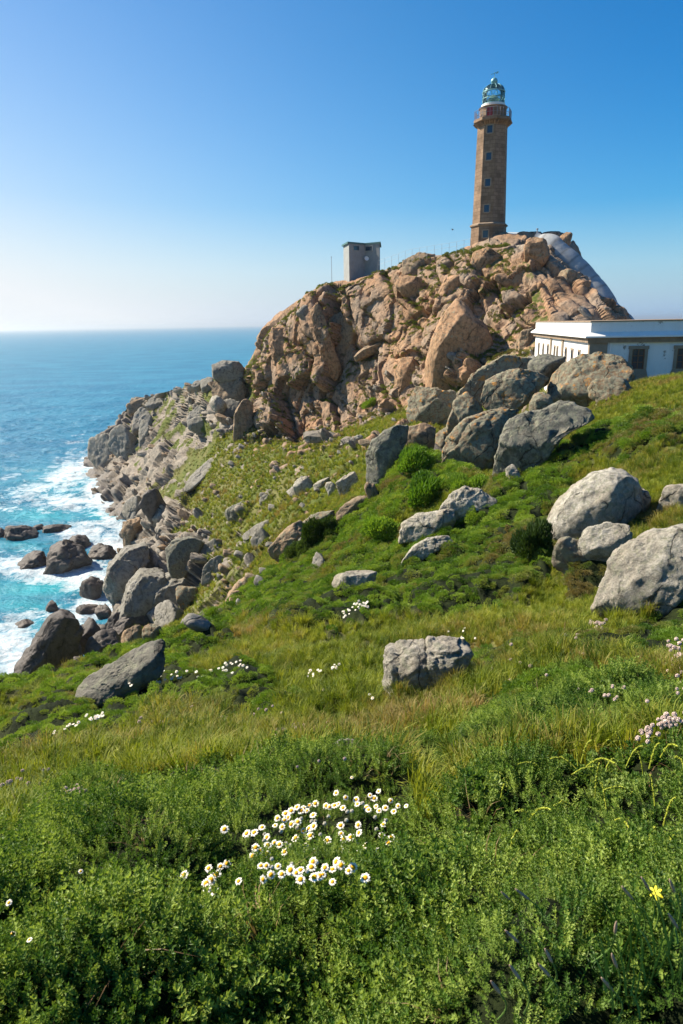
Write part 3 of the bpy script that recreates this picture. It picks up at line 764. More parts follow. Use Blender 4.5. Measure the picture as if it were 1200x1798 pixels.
# named boulders: (bbox, kind, roll, extra, label)
BL = [
 # near slope
 ((678,1123,832,1220),'pale',4,dict(seed=3,depth=.9,crack=1.5,rough=1.4),'pale lichen-crusted boulder with an orange patch, alone in the grass'),
 ((955,818,1122,958),'pale',-16,dict(seed=14,block=.1,round_=.55,depth=.9,sub=6,bury=.2,nch=3,crack=.2,rough=.7),'large rounded pale boulder sloping down to a point at one end'),
 ((1018,918,1102,992),'pale',-6,dict(seed=21,block=.8,sub=5),'squarish grey block lying against the large rounded boulder'),
 ((972,940,1035,998),'lichen',-20,dict(seed=33,block=.5),'brown shaded wedge of stone under the squarish grey block'),
 ((1046,912,1290,1100),'pale',-40,dict(seed=44,block=.6,round_=.3,sub=6,depth=.9,bury=.45,nch=2,shape=[((-.4,-.6,.7),.5)],crack=.5),'huge pale slab with pinkish streaks sloping at the photo edge'),
 ((1160,845,1235,903),'pale',-10,dict(seed=52,block=.4),'rounded pale stone cut by the photo edge above the huge slab'),
 ((1112,858,1142,902),'pale',0,dict(seed=61),'small pale stone standing behind the large rounded boulder'),
 ((870,704,1034,832),'dark',-32,dict(seed=71,block=.9,round_=.05,sub=6,depth=.7,nch=1,shape=[((.3,-.75,.3),.45)],crack=.5),'dark blue-grey wedge-shaped boulder with a sharp ridge'),
 ((778,720,905,835),'lichen',-14,dict(seed=83,block=.5,sub=6,depth=.7,crack=1.6),'rough brown boulder with orange lichen beside the dark wedge boulder'),
 ((930,688,975,727),'lichen',-5,dict(r=42,seed=90),'small lichen-covered stone above the dark wedge boulder'),
 ((845,646,958,710),'lichen',12,dict(r=46,seed=101,block=.4,round_=.4,sub=5,depth=.8),'brown rounded boulder with an orange lichen patch on top'),
 ((792,632,925,765),'lichen',-40,dict(seed=113,block=.8,round_=.3,sub=6,depth=.5,r=48.5,nch=3),'long greenish slab arching up behind the brown rounded boulder'),
 ((968,622,1106,705),'lichen',6,dict(r=46.5,seed=121,block=.4,round_=.4,sub=6,depth=.8),'big brown and grey boulder in front of the white building corner'),
 ((925,620,992,672),'dark',8,dict(r=48.5,seed=131,push=1.0),'grey faceted block leaning on the big brown boulder'),
 ((914,624,942,646),'slab',0,dict(r=53,seed=141,push=3.0,block=1.0),'small grey cube-like stone at the foot of the crag'),
 ((717,680,803,750),'lichen',0,dict(seed=150,block=.8,depth=.7,crack=1.6),'blocky brown and grey boulder resting on an orange block'),
 ((712,743,766,788),'tan',4,dict(seed=160,block=.9),'orange-brown cube of stone under the blocky boulder'),
 ((643,746,718,843),'dark',-22,dict(seed=170,block=.8,sub=5,depth=.6),'dark tilted slab standing at the end of the outcrop'),
 ((765,750,800,790),'lichen',0,dict(seed=180),'small rough stone wedged between the orange cube and the lichen boulder'),
 ((745,805,775,822),'dark',0,dict(seed=181),'flat dark stone beside the round green bush'),
 ((795,688,850,745),'lichen',-30,dict(seed=185,r=46),'brown stone between the green slab and the lichen boulder'),
 ((1035,660,1110,700),'lichen',10,dict(seed=187),'low grey stone in the grass below the building'),
 ((700,880,800,948),'pale',-18,dict(seed=190,block=.4,depth=.7),'low pale outcrop slab among the green mats, lower end'),
 ((765,850,872,915),'pale',-8,dict(seed=200,block=.5,depth=.7),'low pale outcrop slab with an orange spot, upper end'),
 ((700,945,790,990),'pale',-22,dict(seed=210,depth=.6),'narrow pale slab half sunk in the green mat'),
 ((583,1003,662,1034),'pale',-5,dict(seed=220,depth=.8),'flat pale slab lying in brown turf'),
 ((547,970,572,1004),'slab',0,dict(seed=230,block=.8),'small grey-brown block poking up from the green mat'),
 ((888,816,917,848),'pale',-20,dict(seed=240),'small pale stone below the dark wedge boulder'),
 ((585,1298,630,1318),'pale',0,dict(seed=250,depth=.9),'small white stone lying flat in the near grass'),
 # mid slope
 ((612,763,642,780),'pale',-14,dict(seed=260,block=.7,depth=.6),'lone tilted stone with a dark underside on the grass slope'),
 ((515,836,552,867),'pale',-18,dict(seed=270,depth=.7),'pale brown slab on the grass, largest of the loose slabs'),
 ((590,828,636,868),'pale',-30,dict(seed=280,depth=.6),'cream rounded slab at the top of the rock band'),
 ((550,838,580,857),'pale',-25,dict(seed=290,depth=.6),'thin pale slab between two larger loose slabs'),
 ((572,845,596,872),'pale',-20,dict(seed=295,depth=.6),'small cream stone touching the cream rounded slab'),
 ((395,881,438,914),'dark',-10,dict(seed=300,block=.2,round_=.6,depth=1.0),'round dark grey boulder casting a shadow on the grass'),
 ((455,868,476,882),'slab',0,dict(seed=310),'small grey stone uphill from the round dark boulder'),
 ((470,915,545,972),'tan',-30,dict(seed=320,depth=.6),'orange-brown boulder in the middle of the rock band'),
 ((440,925,480,965),'slab',-30,dict(seed=330,depth=.6),'smooth grey slab beside the orange-brown boulder'),
 ((388,1008,455,1076),'tan',-38,dict(seed=340,block=.8,sub=5,depth=.7),'orange-brown wedge boulder at the low end of the rock band'),
 ((520,895,590,930),'lichen',-22,dict(seed=350,depth=.6,crack=1.7),'brown broken rock along the edge of the dark bushes'),
 ((590,868,650,905),'tan',-30,dict(seed=360,depth=.6,crack=1.7),'brown broken rock below the cream slab'),
 ((640,845,668,885),'tan',-40,dict(seed=365,depth=.6),'narrow reddish rock below the dark tilted slab'),
 ((425,912,478,940),'slab',-30,dict(seed=370,depth=.5),'pale smooth slab set in the grass above the rock band'),
 ((350,945,412,990),'slab',-35,dict(seed=380,depth=.4),'long pale slab running down the grass towards the cove'),
 ((352,975,400,1015),'slab',-30,dict(seed=385,depth=.4),'grey slab under the long pale slab'),
 # cove
 ((293,942,360,1002),'dark',-20,dict(seed=390,block=.4,round_=.35,depth=.9,sub=5),'big smooth grey boulder overhanging the cove slabs'),
 ((214,910,250,957),'tan',-6,dict(seed=400,block=.95,depth=.8),'orange-brown block at the edge of the surf'),
 ((180,965,262,1040),'slab',-42,dict(seed=410,depth=1.2,block=.8,sub=5),'cracked dark grey slab sloping into the surf'),
 ((205,1000,300,1082),'slab',-30,dict(seed=420,depth=1.2,sub=5),'broad smooth grey slab sloping into the surf'),
 ((245,955,305,1020),'slab',-38,dict(seed=425,depth=1.2),'pale grey slab above the broad smooth slab'),
 ((262,1010,345,1062),'slab',-28,dict(seed=430,depth=1.2,sub=5),'long pale slab in the middle of the cove rocks'),
 ((270,1055,325,1098),'slab',-35,dict(seed=435,depth=1.2),'pale slab tip just above the tan boulder'),
 ((195,1075,268,1112),'wetrock',-12,dict(seed=440,depth=.7),'dark slab lying at the foot of the cove slabs'),
 ((213,1096,252,1142),'tan',0,dict(seed=450,block=.3,round_=.5,depth=1.0),'rounded tan boulder behind the grass edge'),
 ((250,1094,287,1124),'lichen',0,dict(seed=455),'mossy stone next to the rounded tan boulder'),
 ((310,1028,350,1066),'lichen',-20,dict(seed=457),'dark mossy stone on the turf above the cove'),
 ((10,1080,145,1215),'wetrock',-38,dict(seed=465,block=.85,sub=6,depth=.7,r=70,shape=[((-.6,0,.8),.62)]),'largest dark wedge rock rising from the surf'),
 ((134,1086,196,1150),'wetrock',-30,dict(seed=472,block=.8,r=75,sub=5),'dark angular rock beside the largest dark wedge rock'),
 ((150,1108,215,1165),'wetrock',-25,dict(seed=474,block=.8,r=70),'dark angular rock at the bottom of the cove pile'),
 ((185,1072,228,1110),'wetrock',-30,dict(seed=476,r=84),'dark slab among the cove pile near the tan boulder'),
 ((128,1150,172,1185),'wetrock',0,dict(seed=478,r=62),'blue-grey stone behind the grass edge'),
 ((133,1136,292,1222),'dark',-18,dict(seed=480,block=.7,round_=.3,sub=6,depth=.7,bury=.3,shape=[((-.2,-.3,.9),.45)]),'long mossy grey boulder on the grass edge above the sea'),
 ((-20,1185,22,1212),'wetrock',0,dict(seed=485,r=50),'dark rock tip at the photo edge behind the grass'),
]
SEA_ROCKS = [
 ((76,945,158,1003),-20,'large dark rock awash in the surf'),
 ((33,970,86,1000),-8,'low dark rock joined to the large surf rock by foam'),
 ((8,920,64,946),0,'low dark rock in the upper surf near the photo edge'),
 ((76,918,124,935),0,'flat dark reef in the upper surf'),
 ((-14,928,12,944),0,'dark rock cut by the photo edge in the upper surf'),
 ((120,940,160,965),0,'jagged dark rock just above the large surf rock'),
 ((156,955,207,985),6,'brown flat rock between the large surf rock and the cove slabs'),
 ((140,1012,182,1048),-6,'shiny dark rock washed white beside the cracked slab'),
 ((80,1056,102,1073),0,'small dark rock alone in the lower surf'),
 ((134,1060,172,1078),0,'low brown rock in the wash below the cove slabs'),
 ((26,1090,60,1104),0,'small brown reef beside the largest dark wedge rock'),
 ((146,1084,170,1104),0,'small dark rock at the wash line'),
 ((168,1060,200,1090),-25,'dark wet rock touching the foot of the broad slab'),
 ((60,920,80,930),0,'tiny dark rock between the two upper reefs'),
 ((160,1095,190,1120),0,'small wet rock on the cove pile edge'),
]
for bb, kind, roll, kw, lab in BL:
    tm = VF - .8 if bb[1] < 1215 and bb[0] < 420 and kind != 'lichen' and kw['seed'] != 480 else -1
    kw = dict(kw)
    if 'r' not in kw: kw.setdefault('tmin', tm)
    place_rock(bb, kind, 'boulder', roll, kw, label=lab)
for i, (bb, roll, lab) in enumerate(SEA_ROCKS):
    zc = at((bb[0]+bb[2])/2, bb[3] - 3, z=0.0); rr_ = math.hypot(zc[0], zc[1])
    rock_at(bb, 'wetrock', 'sea_rock', roll, seed=500 + i * 7, r=rr_, depth=1.2, block=.8, round_=.1, bury=.4, label=lab, cat='sea rock', crack=1.5, rough=1.6)

# headland stones
HL = [
 ((373,634,429,664),'slab',0,dict(seed=600,block=.7,depth=.9,bury=0,r=135),'flat-topped capstone balanced on the headland stack'),
 ((374,656,432,735),'tan',4,dict(seed=610,block=.8,depth=.7,r=134,sub=5,bury=.2),'tall base of the balanced stone stack'),
 ((422,655,455,674),'slab',0,dict(seed=620,r=150),'grey stone on the skyline behind the stack'),
 ((368,694,398,722),'pale',0,dict(seed=630,round_=.5,block=.2,r=127),'round pale boulder at the foot of the stack'),
 ((385,700,424,733),'slab',20,dict(seed=635,r=128),'shaded boulder leaning on the round pale boulder'),
 ((328,704,378,748),'slab',-6,dict(seed=640,depth=.8),'grey cracked boulder below the stack'),
 ((352,662,376,682),'slab',0,dict(seed=645,r=146),'dark stone on the skyline before the stack'),
 ((336,668,356,682),'slab',0,dict(seed=646,r=150),'small dark stone on the headland skyline'),
 ((231,715,272,762),'slab',-8,dict(seed=650,round_=.5,block=.3,depth=.9),'round smooth boulder on the headland shoulder'),
 ((240,738,262,785),'slab',10,dict(seed=655),'shaded upright rock under the round headland boulder'),
 ((155,760,225,812),'slab',-38,dict(seed=660,depth=.6,sub=5),'dark slab at the tip of the headland'),
 ((190,745,250,800),'slab',-38,dict(seed=665,depth=.6,sub=5),'grey slab above the headland tip'),
 ((222,698,262,722),'tan',-18,dict(seed=670),'brown rock on the headland crest'),
 ((255,692,300,712),'slab',-8,dict(seed=675),'flat grey rock along the headland crest'),
 ((450,638,484,680),'tan',0,dict(seed=680,r=128,block=.8),'dark brown stump of rock at the foot of the crag, seaward end'),
 ((408,700,446,760),'tan',8,dict(seed=685,block=.9,depth=.7,sub=5),'upright brown block on the slope below the stack'),
 ((322,802,398,838),'slab',-28,dict(seed=690,sub=5,bury=.7),'pale brown cracked crag above the grass slope'),
 ((245,855,292,905),'wetrock',-25,dict(seed=695,sub=5),'dark rock step at the waterline of the headland'),
 ((215,870,262,906),'slab',-35,dict(seed=697),'pale wet slab at the waterline of the headland'),
]
for bb, kind, roll, kw, lab in HL:
    kw = dict(kw)
    if 'r' not in kw: kw.setdefault('tmin', VF + 1)
    place_rock(bb, kind, 'headland_rock', roll, kw, label=lab, cat='rock')

# blocks of the crag itself
CB = [
 ((748,522,868,704),'pink',2,dict(seed=704,block=.12,round_=.5,depth=.8,sub=6,crack=.15,rough=.5,sink=.12,nch=3)),
 ((752,540,800,700),'pink',3,dict(seed=706,block=.9,round_=.1,depth=.8,sub=5,crack=1,sink=-.1)),
 ((692,628,738,728),'pink',2,dict(seed=710,sub=6,depth=.6)),
 ((733,614,758,664),'grey',0,dict(seed=713)),
 ((700,598,758,632),'tan',-18,dict(seed=716)),
 ((706,446,762,494),'tan',8,dict(seed=720,block=.9,sub=5)),
 ((694,482,764,534),'pink',16,dict(seed=723,block=.9,sub=5)),
 ((760,452,788,505),'pink',6,dict(seed=726,block=.8,sub=5)),
 ((766,490,800,540),'pink',8,dict(seed=728,block=.5)),
 ((786,444,816,478),'tan',12,dict(seed=730,block=.9)),
 ((812,432,848,470),'tan',-20,dict(seed=733,block=.9)),
 ((824,438,876,494),'pink',14,dict(seed=736,block=.6,sub=5)),
 ((862,432,884,492),'grey',2,dict(seed=739,block=.9)),
 ((776,484,818,518),'pink',-8,dict(seed=742,block=.1,round_=.6)),
 ((868,480,906,506),'pink',18,dict(seed=745,round_=.5)),
 ((886,436,925,475),'pink',14,dict(seed=748,block=.8)),
 ((892,455,942,524),'pink',22,dict(seed=751,block=.6,sub=6)),
 ((900,505,940,572),'pink',14,dict(seed=754,sub=5)),
 ((920,418,965,470),'pink',16,dict(seed=757,block=.7,sub=5)),
 ((955,412,1002,476),'pink',22,dict(seed=760,block=.7,sub=5)),
 ((976,474,1018,522),'tan',12,dict(seed=763,block=.3,round_=.4,sub=5)),
 ((1000,500,1052,562),'tan',34,dict(seed=766,sub=5)),
 ((940,520,985,565),'tan',10,dict(seed=769)),
 ((836,500,870,545),'grey',6,dict(seed=772,block=.8)),
 ((838,540,872,600),'grey',2,dict(seed=775,block=.8,sub=5)),
 ((872,520,900,570),'tan',14,dict(seed=778)),
 ((866,606,905,642),'pink',0,dict(seed=781)),
 ((905,578,942,640),'tan',6,dict(seed=784,sub=5,crack=1.6)),
 ((474,574,516,668),'pink',12,dict(seed=787,block=.6,sub=6,depth=.7)),
 ((474,552,500,592),'tan',-10,dict(seed=790)),
 ((494,540,526,585),'tan',-22,dict(seed=793)),
 ((520,536,548,560),'grey',-20,dict(seed=795)),
 ((482,620,528,742),'pink',-20,dict(seed=798,block=.5,round_=.4,sub=6,depth=.6)),
 ((545,530,600,665),'pink',20,dict(seed=801,block=.8,sub=6,depth=.6)),
 ((568,552,642,662),'tan',6,dict(seed=804,block=.8,sub=6,depth=.6)),
 ((545,490,604,548),'grey',-16,dict(seed=807,block=.4,sub=5)),
 ((596,524,640,560),'pink',-24,dict(seed=810,sub=5)),
 ((612,500,660,530),'tan',10,dict(seed=813)),
 ((622,598,678,634),'tan',-24,dict(seed=816,block=.9)),
 ((640,552,668,600),'pink',4,dict(seed=819,sub=5)),
 ((660,530,698,572),'pink',-12,dict(seed=822)),
 ((665,570,712,612),'tan',-16,dict(seed=825)),
 ((528,650,562,706),'pink',4,dict(seed=828)),
 ((574,652,618,694),'pink',-8,dict(seed=831)),
 ((607,732,646,764),'pink',-12,dict(seed=834,round_=.4)),
 ((545,618,578,658),'tan',0,dict(seed=837)),
 ((640,640,690,668),'tan',-20,dict(seed=840)),
 ((664,478,708,512),'tan',16,dict(seed=843)),
 ((620,472,660,506),'tan',-30,dict(seed=846)),
 ((500,690,535,745),'tan',0,dict(seed=849)),
 ((560,690,600,730),'grey',-10,dict(seed=852)),
 ((730,664,758,700),'tan',4,dict(seed=855)),
 ((648,690,690,730),'grey',0,dict(seed=858)),
 ((430,690,470,735),'tan',-30,dict(seed=861)),
 ((466,680,492,760),'tan',0,dict(seed=864)),
]
for bb, kind, roll, kw in CB:
    if kw['seed'] not in OUT and kw['seed'] not in (757, 760, 763, 728, 745, 742, 784, 795, 816): continue
    kw = dict(kw); kw.setdefault('sink', .42); kw.setdefault('depth', .7); kw.setdefault('round_', .1); kw.setdefault('block', .75); kw.setdefault('crack', .8)
    place_rock(bb, kind, 'rock_block', roll, kw, face=True, parent=crag_o, tmin=F6 - .4, tmax=VT + .3)

# loose stones strewn on the slopes
stone_me = []
for i in range(4):
    V, F = rock_shape(1200 + i, 3, .8, 4, .1); V = finish_rock(V * np.array([.6, .42, .3]), F, 1210 + i, (.5, .4, .3)); q = mesh_from('stone', V, F, [M['slab' if i % 2 else 'tan']], link=False); stone_me.append(q.data)
srs = np.random.RandomState(5)
for reg, n, lab, grp, s0 in (([(430,760),(640,700),(700,740),(640,830),(520,900),(400,900),(330,860)], 60, 'small pale stone half sunk in the grass slope below the crag', 'small stones on the grass below the crag', .75),
        ([(260,900),(420,880),(440,960),(360,1040),(270,960)], 40, 'small grey stone in the turf above the cove slabs', 'small stones in the turf above the cove', .8),
        ([(340,1040),(400,1000),(520,930),(560,950),(470,1030),(400,1090),(300,1110)], 30, 'small brown stone along the edge of the green mat', 'small stones along the green mat', .5)):
    k = 0
    while k < n:
        x_ = srs.uniform(250, 720); y_ = srs.uniform(690, 1120)
        if not inpoly(reg, np.array([x_]), np.array([y_]))[0]: continue
        k += 1; g, _k = ground_at(x_, y_, 0, F6 + .2)
        if g is None: continue
        o = bpy.data.objects.new('stone', stone_me[k % 4]); COL.objects.link(o); o.location = g; sc_ = s0 * math.exp(srs.normal() * .45); o.scale = (sc_ * 1.2, sc_, sc_)
        o.rotation_euler = (srs.normal() * .2, .45 + srs.normal() * .2, srs.normal() * .6); tag(o, lab, 'stone', grp)
# ------------------------------------------------------------------ buildings
def stone_mat(name, base, course=.45, width=.9):
    t = NT(name); O = t.obj(); s = t.node('ShaderNodeSeparateXYZ'); t.L(O, s.inputs[0])
    a = t.math('MULTIPLY', t.math('ARCTAN2', s.outputs['Y'], s.outputs['X']), 2.6)
    c = t.node('ShaderNodeCombineXYZ'); t.L(a, c.inputs['X']); t.L(s.outputs['Z'], c.inputs['Y'])
    b = t.node('ShaderNodeTexBrick'); t.L(c.outputs[0], b.inputs['Vector'])
    b.inputs['Scale'].default_value = 1.0; b.inputs['Brick Width'].default_value = width; b.inputs['Row Height'].default_value = course
    b.inputs['Mortar Size'].default_value = .022; b.inputs['Bias'].default_value = -.1
    b.inputs['Color1'].default_value = (*base, 1); b.inputs['Color2'].default_value = (base[0]*.68, base[1]*.66, base[2]*.62, 1)
    b.inputs['Mortar'].default_value = (base[0]*.5, base[1]*.48, base[2]*.45, 1)
    g = t.ramp(t.noise(t.pos(), .7, 6, .7), [(.3, .6), (.7, 1.3)])
    col = t.mix(1.0, b.outputs['Color'], g, 'MULTIPLY')
    return t.done(col, .85, t.bump(t.noise(t.pos(), 5, 5, .7), .04, .6), .2)
M['tower'] = stone_mat('tower_ashlar', (.30, .20, .13))
M['trim'] = flat('weathered_trim', (.27, .20, .14), .85, .2, 0, .3, 2)
M['winframe'] = flat('window_stone', (.30, .235, .17), .8)
def pane_mat(name, col):
    t = NT(name); return t.done(col, .12, None, .6)
M['pane'] = pane_mat('dark_window_glass', (.02, .045, .075))
M['green'] = flat('lantern_green_metal', (.20, .42, .44), .4, .5, .3)
M['red'] = flat('red_door_paint', (.25, .02, .03), .5)
M['whitep'] = flat('white_paint', (.78, .77, .73), .7, .3, 0, .06, 1.5)
M['metal'] = flat('grey_galvanised_metal', (.35, .36, .37), .45, .5, .6)
M['rail'] = flat('railing_paint', (.22, .20, .22), .5)
t = NT('lantern_glass'); tr = t.node('ShaderNodeBsdfTransparent'); gl = t.node('ShaderNodeBsdfGlossy'); mx = t.node('ShaderNodeMixShader')
tr.inputs['Color'].default_value = (.82, .94, .96, 1); gl.inputs['Roughness'].default_value = .06
fr = t.node('ShaderNodeFresnel'); fr.inputs['IOR'].default_value = 1.6
t.L(fr.outputs[0], mx.inputs[0]); t.L(tr.outputs[0], mx.inputs[1]); t.L(gl.outputs[0], mx.inputs[2]); t.L(mx.outputs[0], t.out.inputs['Surface'])
M['glass'] = t.m
M['lens'] = flat('lens_glass', (.35, .42, .25), .1, .8)

# lighthouse -------------------------------------------------------
LHR = 103.0
bp = at(857.5, 440, r=LHR); zc0 = float((at(860, 330, r=LHR) - EYE) @ _f); PXM = zc0 / FPX
def zat(py, px=860): return float(at(px, py, r=LHR)[2])
lx, ly = float(at(858.5, 400, r=LHR)[0]), float(at(858.5, 400, r=LHR)[1])
laz = math.atan2(lx, ly); tocam = np.array([-sin(laz), -cos(laz)]); rgt = np.array([cos(laz), -sin(laz)])
def octa(rad, z, n=8, th0=-10 + 22.5):
    out = []
    for i in range(n):
        th = R(th0 + 360 / n * i); d = cos(th) * tocam + sin(th) * rgt; out.append((d[0] * rad, d[1] * rad, z))
    return out[::-1]
zb = zat(447); 
lh = empty('lighthouse', (lx, ly, zb))
def Z(py): return zat(py) - zb
def hw(px): return px * PXM / .976
body = MB()
body.ring([octa(hw(31.5), 0), octa(hw(30.6), Z(399))])
body.ring([octa(hw(28.8), Z(394)), octa(hw(25.2), Z(226))])
body.build('tower_shaft', M['tower'], lh)
tr_ = MB(); tr_.ring([octa(hw(31.2), Z(399)-.05), octa(hw(33.2), Z(398)), octa(hw(33.2), Z(396)), octa(hw(28.9), Z(393.5))])
tr_.build('string_course', M['trim'], lh)
gal = MB(); gal.ring([octa(hw(25.6), Z(226)), octa(hw(26.2), Z(223)), octa(hw(26.2), Z(220)), octa(hw(30.5), Z(217.5)), octa(hw(31.8), Z(216.5)), octa(hw(31.8), Z(212)), octa(hw(30.5), Z(211)), octa(hw(24), Z(210))])
for i in range(8):
    p, q = np.array(octa(hw(26), 0)[i]), np.array(octa(hw(26), 0)[(i+1) % 8])
    nrm = (p + q) / 2; nrm = nrm / np.linalg.norm(nrm); tg = (q - p) / np.linalg.norm(q - p)
    for k in range(5):
        c = p + (q - p) * (k + .5) / 5; rr0 = []
        for z_, o_ in ((Z(224), .05), (Z(218), .62)):
            rr0.append([tuple(c + tg * .1 + nrm * o_ + [0, 0, z_]), tuple(c - tg * .1 + nrm * o_ + [0, 0, z_]), tuple(c - tg * .1 - nrm * .1 + [0, 0, z_]), tuple(c + tg * .1 - nrm * .1 + [0, 0, z_])])
        gal.ring(rr0)
gal.build('gallery', M['tower'], lh)
dr = MB(); dr.lathe([(22.5*PXM, Z(212)), (22.5*PXM, Z(193)), (23.6*PXM, Z(192.4)), (24.2*PXM, Z(191)), (23.2*PXM, Z(190.2)), (19.4*PXM, Z(189))], 40)
drum = dr.build('watch_room', M['tower'], lh)
th = R(-14); dd = cos(th) * tocam + sin(th) * rgt; dt = np.array([-dd[1], dd[0]])
def panel(name, mat, th_deg, rad, w, z0, z1, thick, parent):
    th = R(th_deg); d = cos(th) * tocam + sin(th) * rgt; tg = np.array([-d[1], d[0]]); m = MB(); rings = []
    for z_ in (z0, z1):
        rings.append([tuple(np.append(tg * a + d * b, z_)) for a, b in ((-w/2, rad), (w/2, rad), (w/2, rad+thick), (-w/2, rad+thick))])
    m.ring(rings); return m.build(name, mat, parent)
panel('door', M['red'], -14, 22.3*PXM, .68, Z(209.5), Z(194), .06, drum)
panel('louvre', M['trim'], -42, 22.3*PXM, .9, Z(208), Z(198), .05, drum)
# lantern
R0 = 18.6 * PXM
zl0, zl1, zl2 = Z(189), Z(163), Z(148)
bs = MB(); bs.lathe([(R0+.12, zl0-.02), (R0+.12, zl0+.25), (R0-.1, zl0+.28)], 32); bs.build('lantern_base', M['whitep'], lh)
gm = MB(); gm.lathe([(R0-.03, zl0+.25), (R0-.03, zl1)], 32, False); gm.build('lantern_glazing', M['glass'], lh, True)
dm = MB(); dm.lathe([(max(R0 * cos(a) - .03, .02), zl1 + (zl2 - zl1) * sin(a)) for a in np.linspace(0, pi/2 - .12, 10)], 32, False); dm.build('dome', M['glass'], lh, True)
fm = MB()
for z_, rr0 in ((zl1, R0), ((zl0*.45+zl1*.55), R0), (zl0+.3, R0)):
    fm.tube([(rr0*cos(2*pi*i/32), rr0*sin(2*pi*i/32), z_) for i in range(33)], .07 if z_ == zl1 else .045, 6)
for i in range(12):
    a = 2*pi*i/12
    fm.tube([(R0*cos(b)*cos(a), R0*cos(b)*sin(a), zl1 + (zl2-zl1)*sin(b)) for b in np.linspace(0, pi/2-.1, 8)], .03, 5)
    for s in (-1, 1):
        fm.tube([(R0*cos(a + s*u*pi/6), R0*sin(a + s*u*pi/6), zl0 + .3 + (zl1-zl0-.3)*u) for u in np.linspace(0, 1, 5)], .024, 5)
fm.build('lantern_frame', M['green'], lh, True)
ln = MB(); ln.lathe([(.35, zl0+.2), (.75, zl0+.6), (.85, (zl0+zl1)/2), (.7, zl1-.7), (.3, zl1-.35)], 16); ln.build('lens', M['lens'], lh, True)
bl = MB(); bl.lathe([(.02, zl2-.25), (.2, zl2-.2), (.22, zl2), (.42, zl2+.15), (.46, zl2+.35), (.32, zl2+.6), (.06, zl2+.75)], 14); bl.build('vent_ball', M['green'], lh, True)
vn = MB(); vn.tube([(0, 0, zl2+.7), (0, 0, zl2+1.35)], .035, 5); vn.tube([(-.45*rgt[0], -.45*rgt[1], zl2+1.1), (.45*rgt[0], .45*rgt[1], zl2+1.4)], .035, 5)
vn.tube([(.2*rgt[0], .2*rgt[1], zl2+1.15), (.5*rgt[0], .5*rgt[1], zl2+1.35)], .05, 4); vn.build('weather_vane', M['green'], lh)
rl = MB()
for i in range(8):
    p = np.array(octa(hw(30.8), Z(211))[i]); q = np.array(octa(hw(30.8), Z(211))[(i+1) % 8])
    for k in range(4):
        c = p + (q - p) * k / 4; rl.tube([tuple(c), tuple(c + [0, 0, 1.0])], .03, 4)
    for h_ in (.5, 1.0): rl.tube([tuple(p + [0, 0, h_]), tuple(q + [0, 0, h_])], .025, 4)
rl.build('railing', M['rail'], lh)
for wpy in (232.8, 279.7, 324.8, 369.6, 413.6):
    zz0 = Z(wpy); frac = (zz0 - Z(394)) / (Z(226) - Z(394)); rad = (hw(28.8) + (hw(25.2) - hw(28.8)) * frac) if wpy < 390 else hw(31.0)
    ap = rad * cos(pi / 8); g = MB(); th = R(-10); d = cos(th) * tocam + sin(th) * rgt; tg = np.array([-d[1], d[0]])
    lean = (hw(28.8) - hw(25.2)) / (Z(226) - Z(394)) * cos(pi/8)
    def q4(w0, w1, h0, h1, o0, o1):
        rings = []
        for z_ in (h0, h1):
            ao = ap - lean * z_ if wpy < 390 else ap
            rings.append([tuple(np.append(tg * a + d * (ao + b), zz0 + z_)) for a, b in ((w0, o0), (w1, o0), (w1, o1), (w0, o1))])
        return rings
    for bb in ((-.5, -.34, -.52, .52), (.34, .5, -.52, .52), (-.34, .34, .42, .56), (-.34, .34, -.6, -.46)): g.ring(q4(*bb, -.05, .1))
    wn = g.build('window', M['winframe'], lh); gp = MB(); gp.ring(q4(-.34, .34, -.46, .42, -.05, .02)); gp.build('pane', M['pane'], wn)
tag(lh, 'tall tapering brown stone lighthouse with a glazed green-ribbed lantern', 'lighthouse')

def prism(pts, z0, z1):
    m = MB(); m.ring([[(p[0], p[1], z0) for p in pts], [(p[0], p[1], z1) for p in pts]]); return m
# low annex beside the tower
def rel(px, r_): q = at(px, 430, r=r_); return np.array([q[0], q[1]])
M['annex'] = flat('annex_render', (.42, .42, .40), .8); M['annexroof'] = flat('annex_roof', (.45, .50, .52), .7)
an = empty('annex', (0, 0, 0)); p0, p1, p2, p3 = rel(883, 104), rel(926, 105.5), rel(938, 112), rel(893, 112)
za = zat(432); zt = zat(412); zr = zat(405)
prism([p0, p1, p2, p3], za - 1, zt).build('wall', M['annex'], an)
cen = (p0 + p1 + p2 + p3) / 4; rf = MB(); e = [cen + (p - cen) * 1.06 for p in (p0, p1, p2, p3)]; ti = [cen + (p - cen) * .62 for p in (p0, p1, p2, p3)]
rf.ring([[(*p, zt + .002) for p in e], [(*p, zt + .15) for p in e], [(*p, zr) for p in ti]]); rf.build('roof', M['annexroof'], an)
w0 = p0 + (p1 - p0) * .25; w1 = p0 + (p1 - p0) * .55; nn = tocam * .05
prism([w0 + nn, w1 + nn, w1 - nn, w0 - nn], zat(420), zat(414)).build('window', M['pane'], an)
tag(an, 'low grey annex with a pale hipped roof at the foot of the lighthouse', 'building')

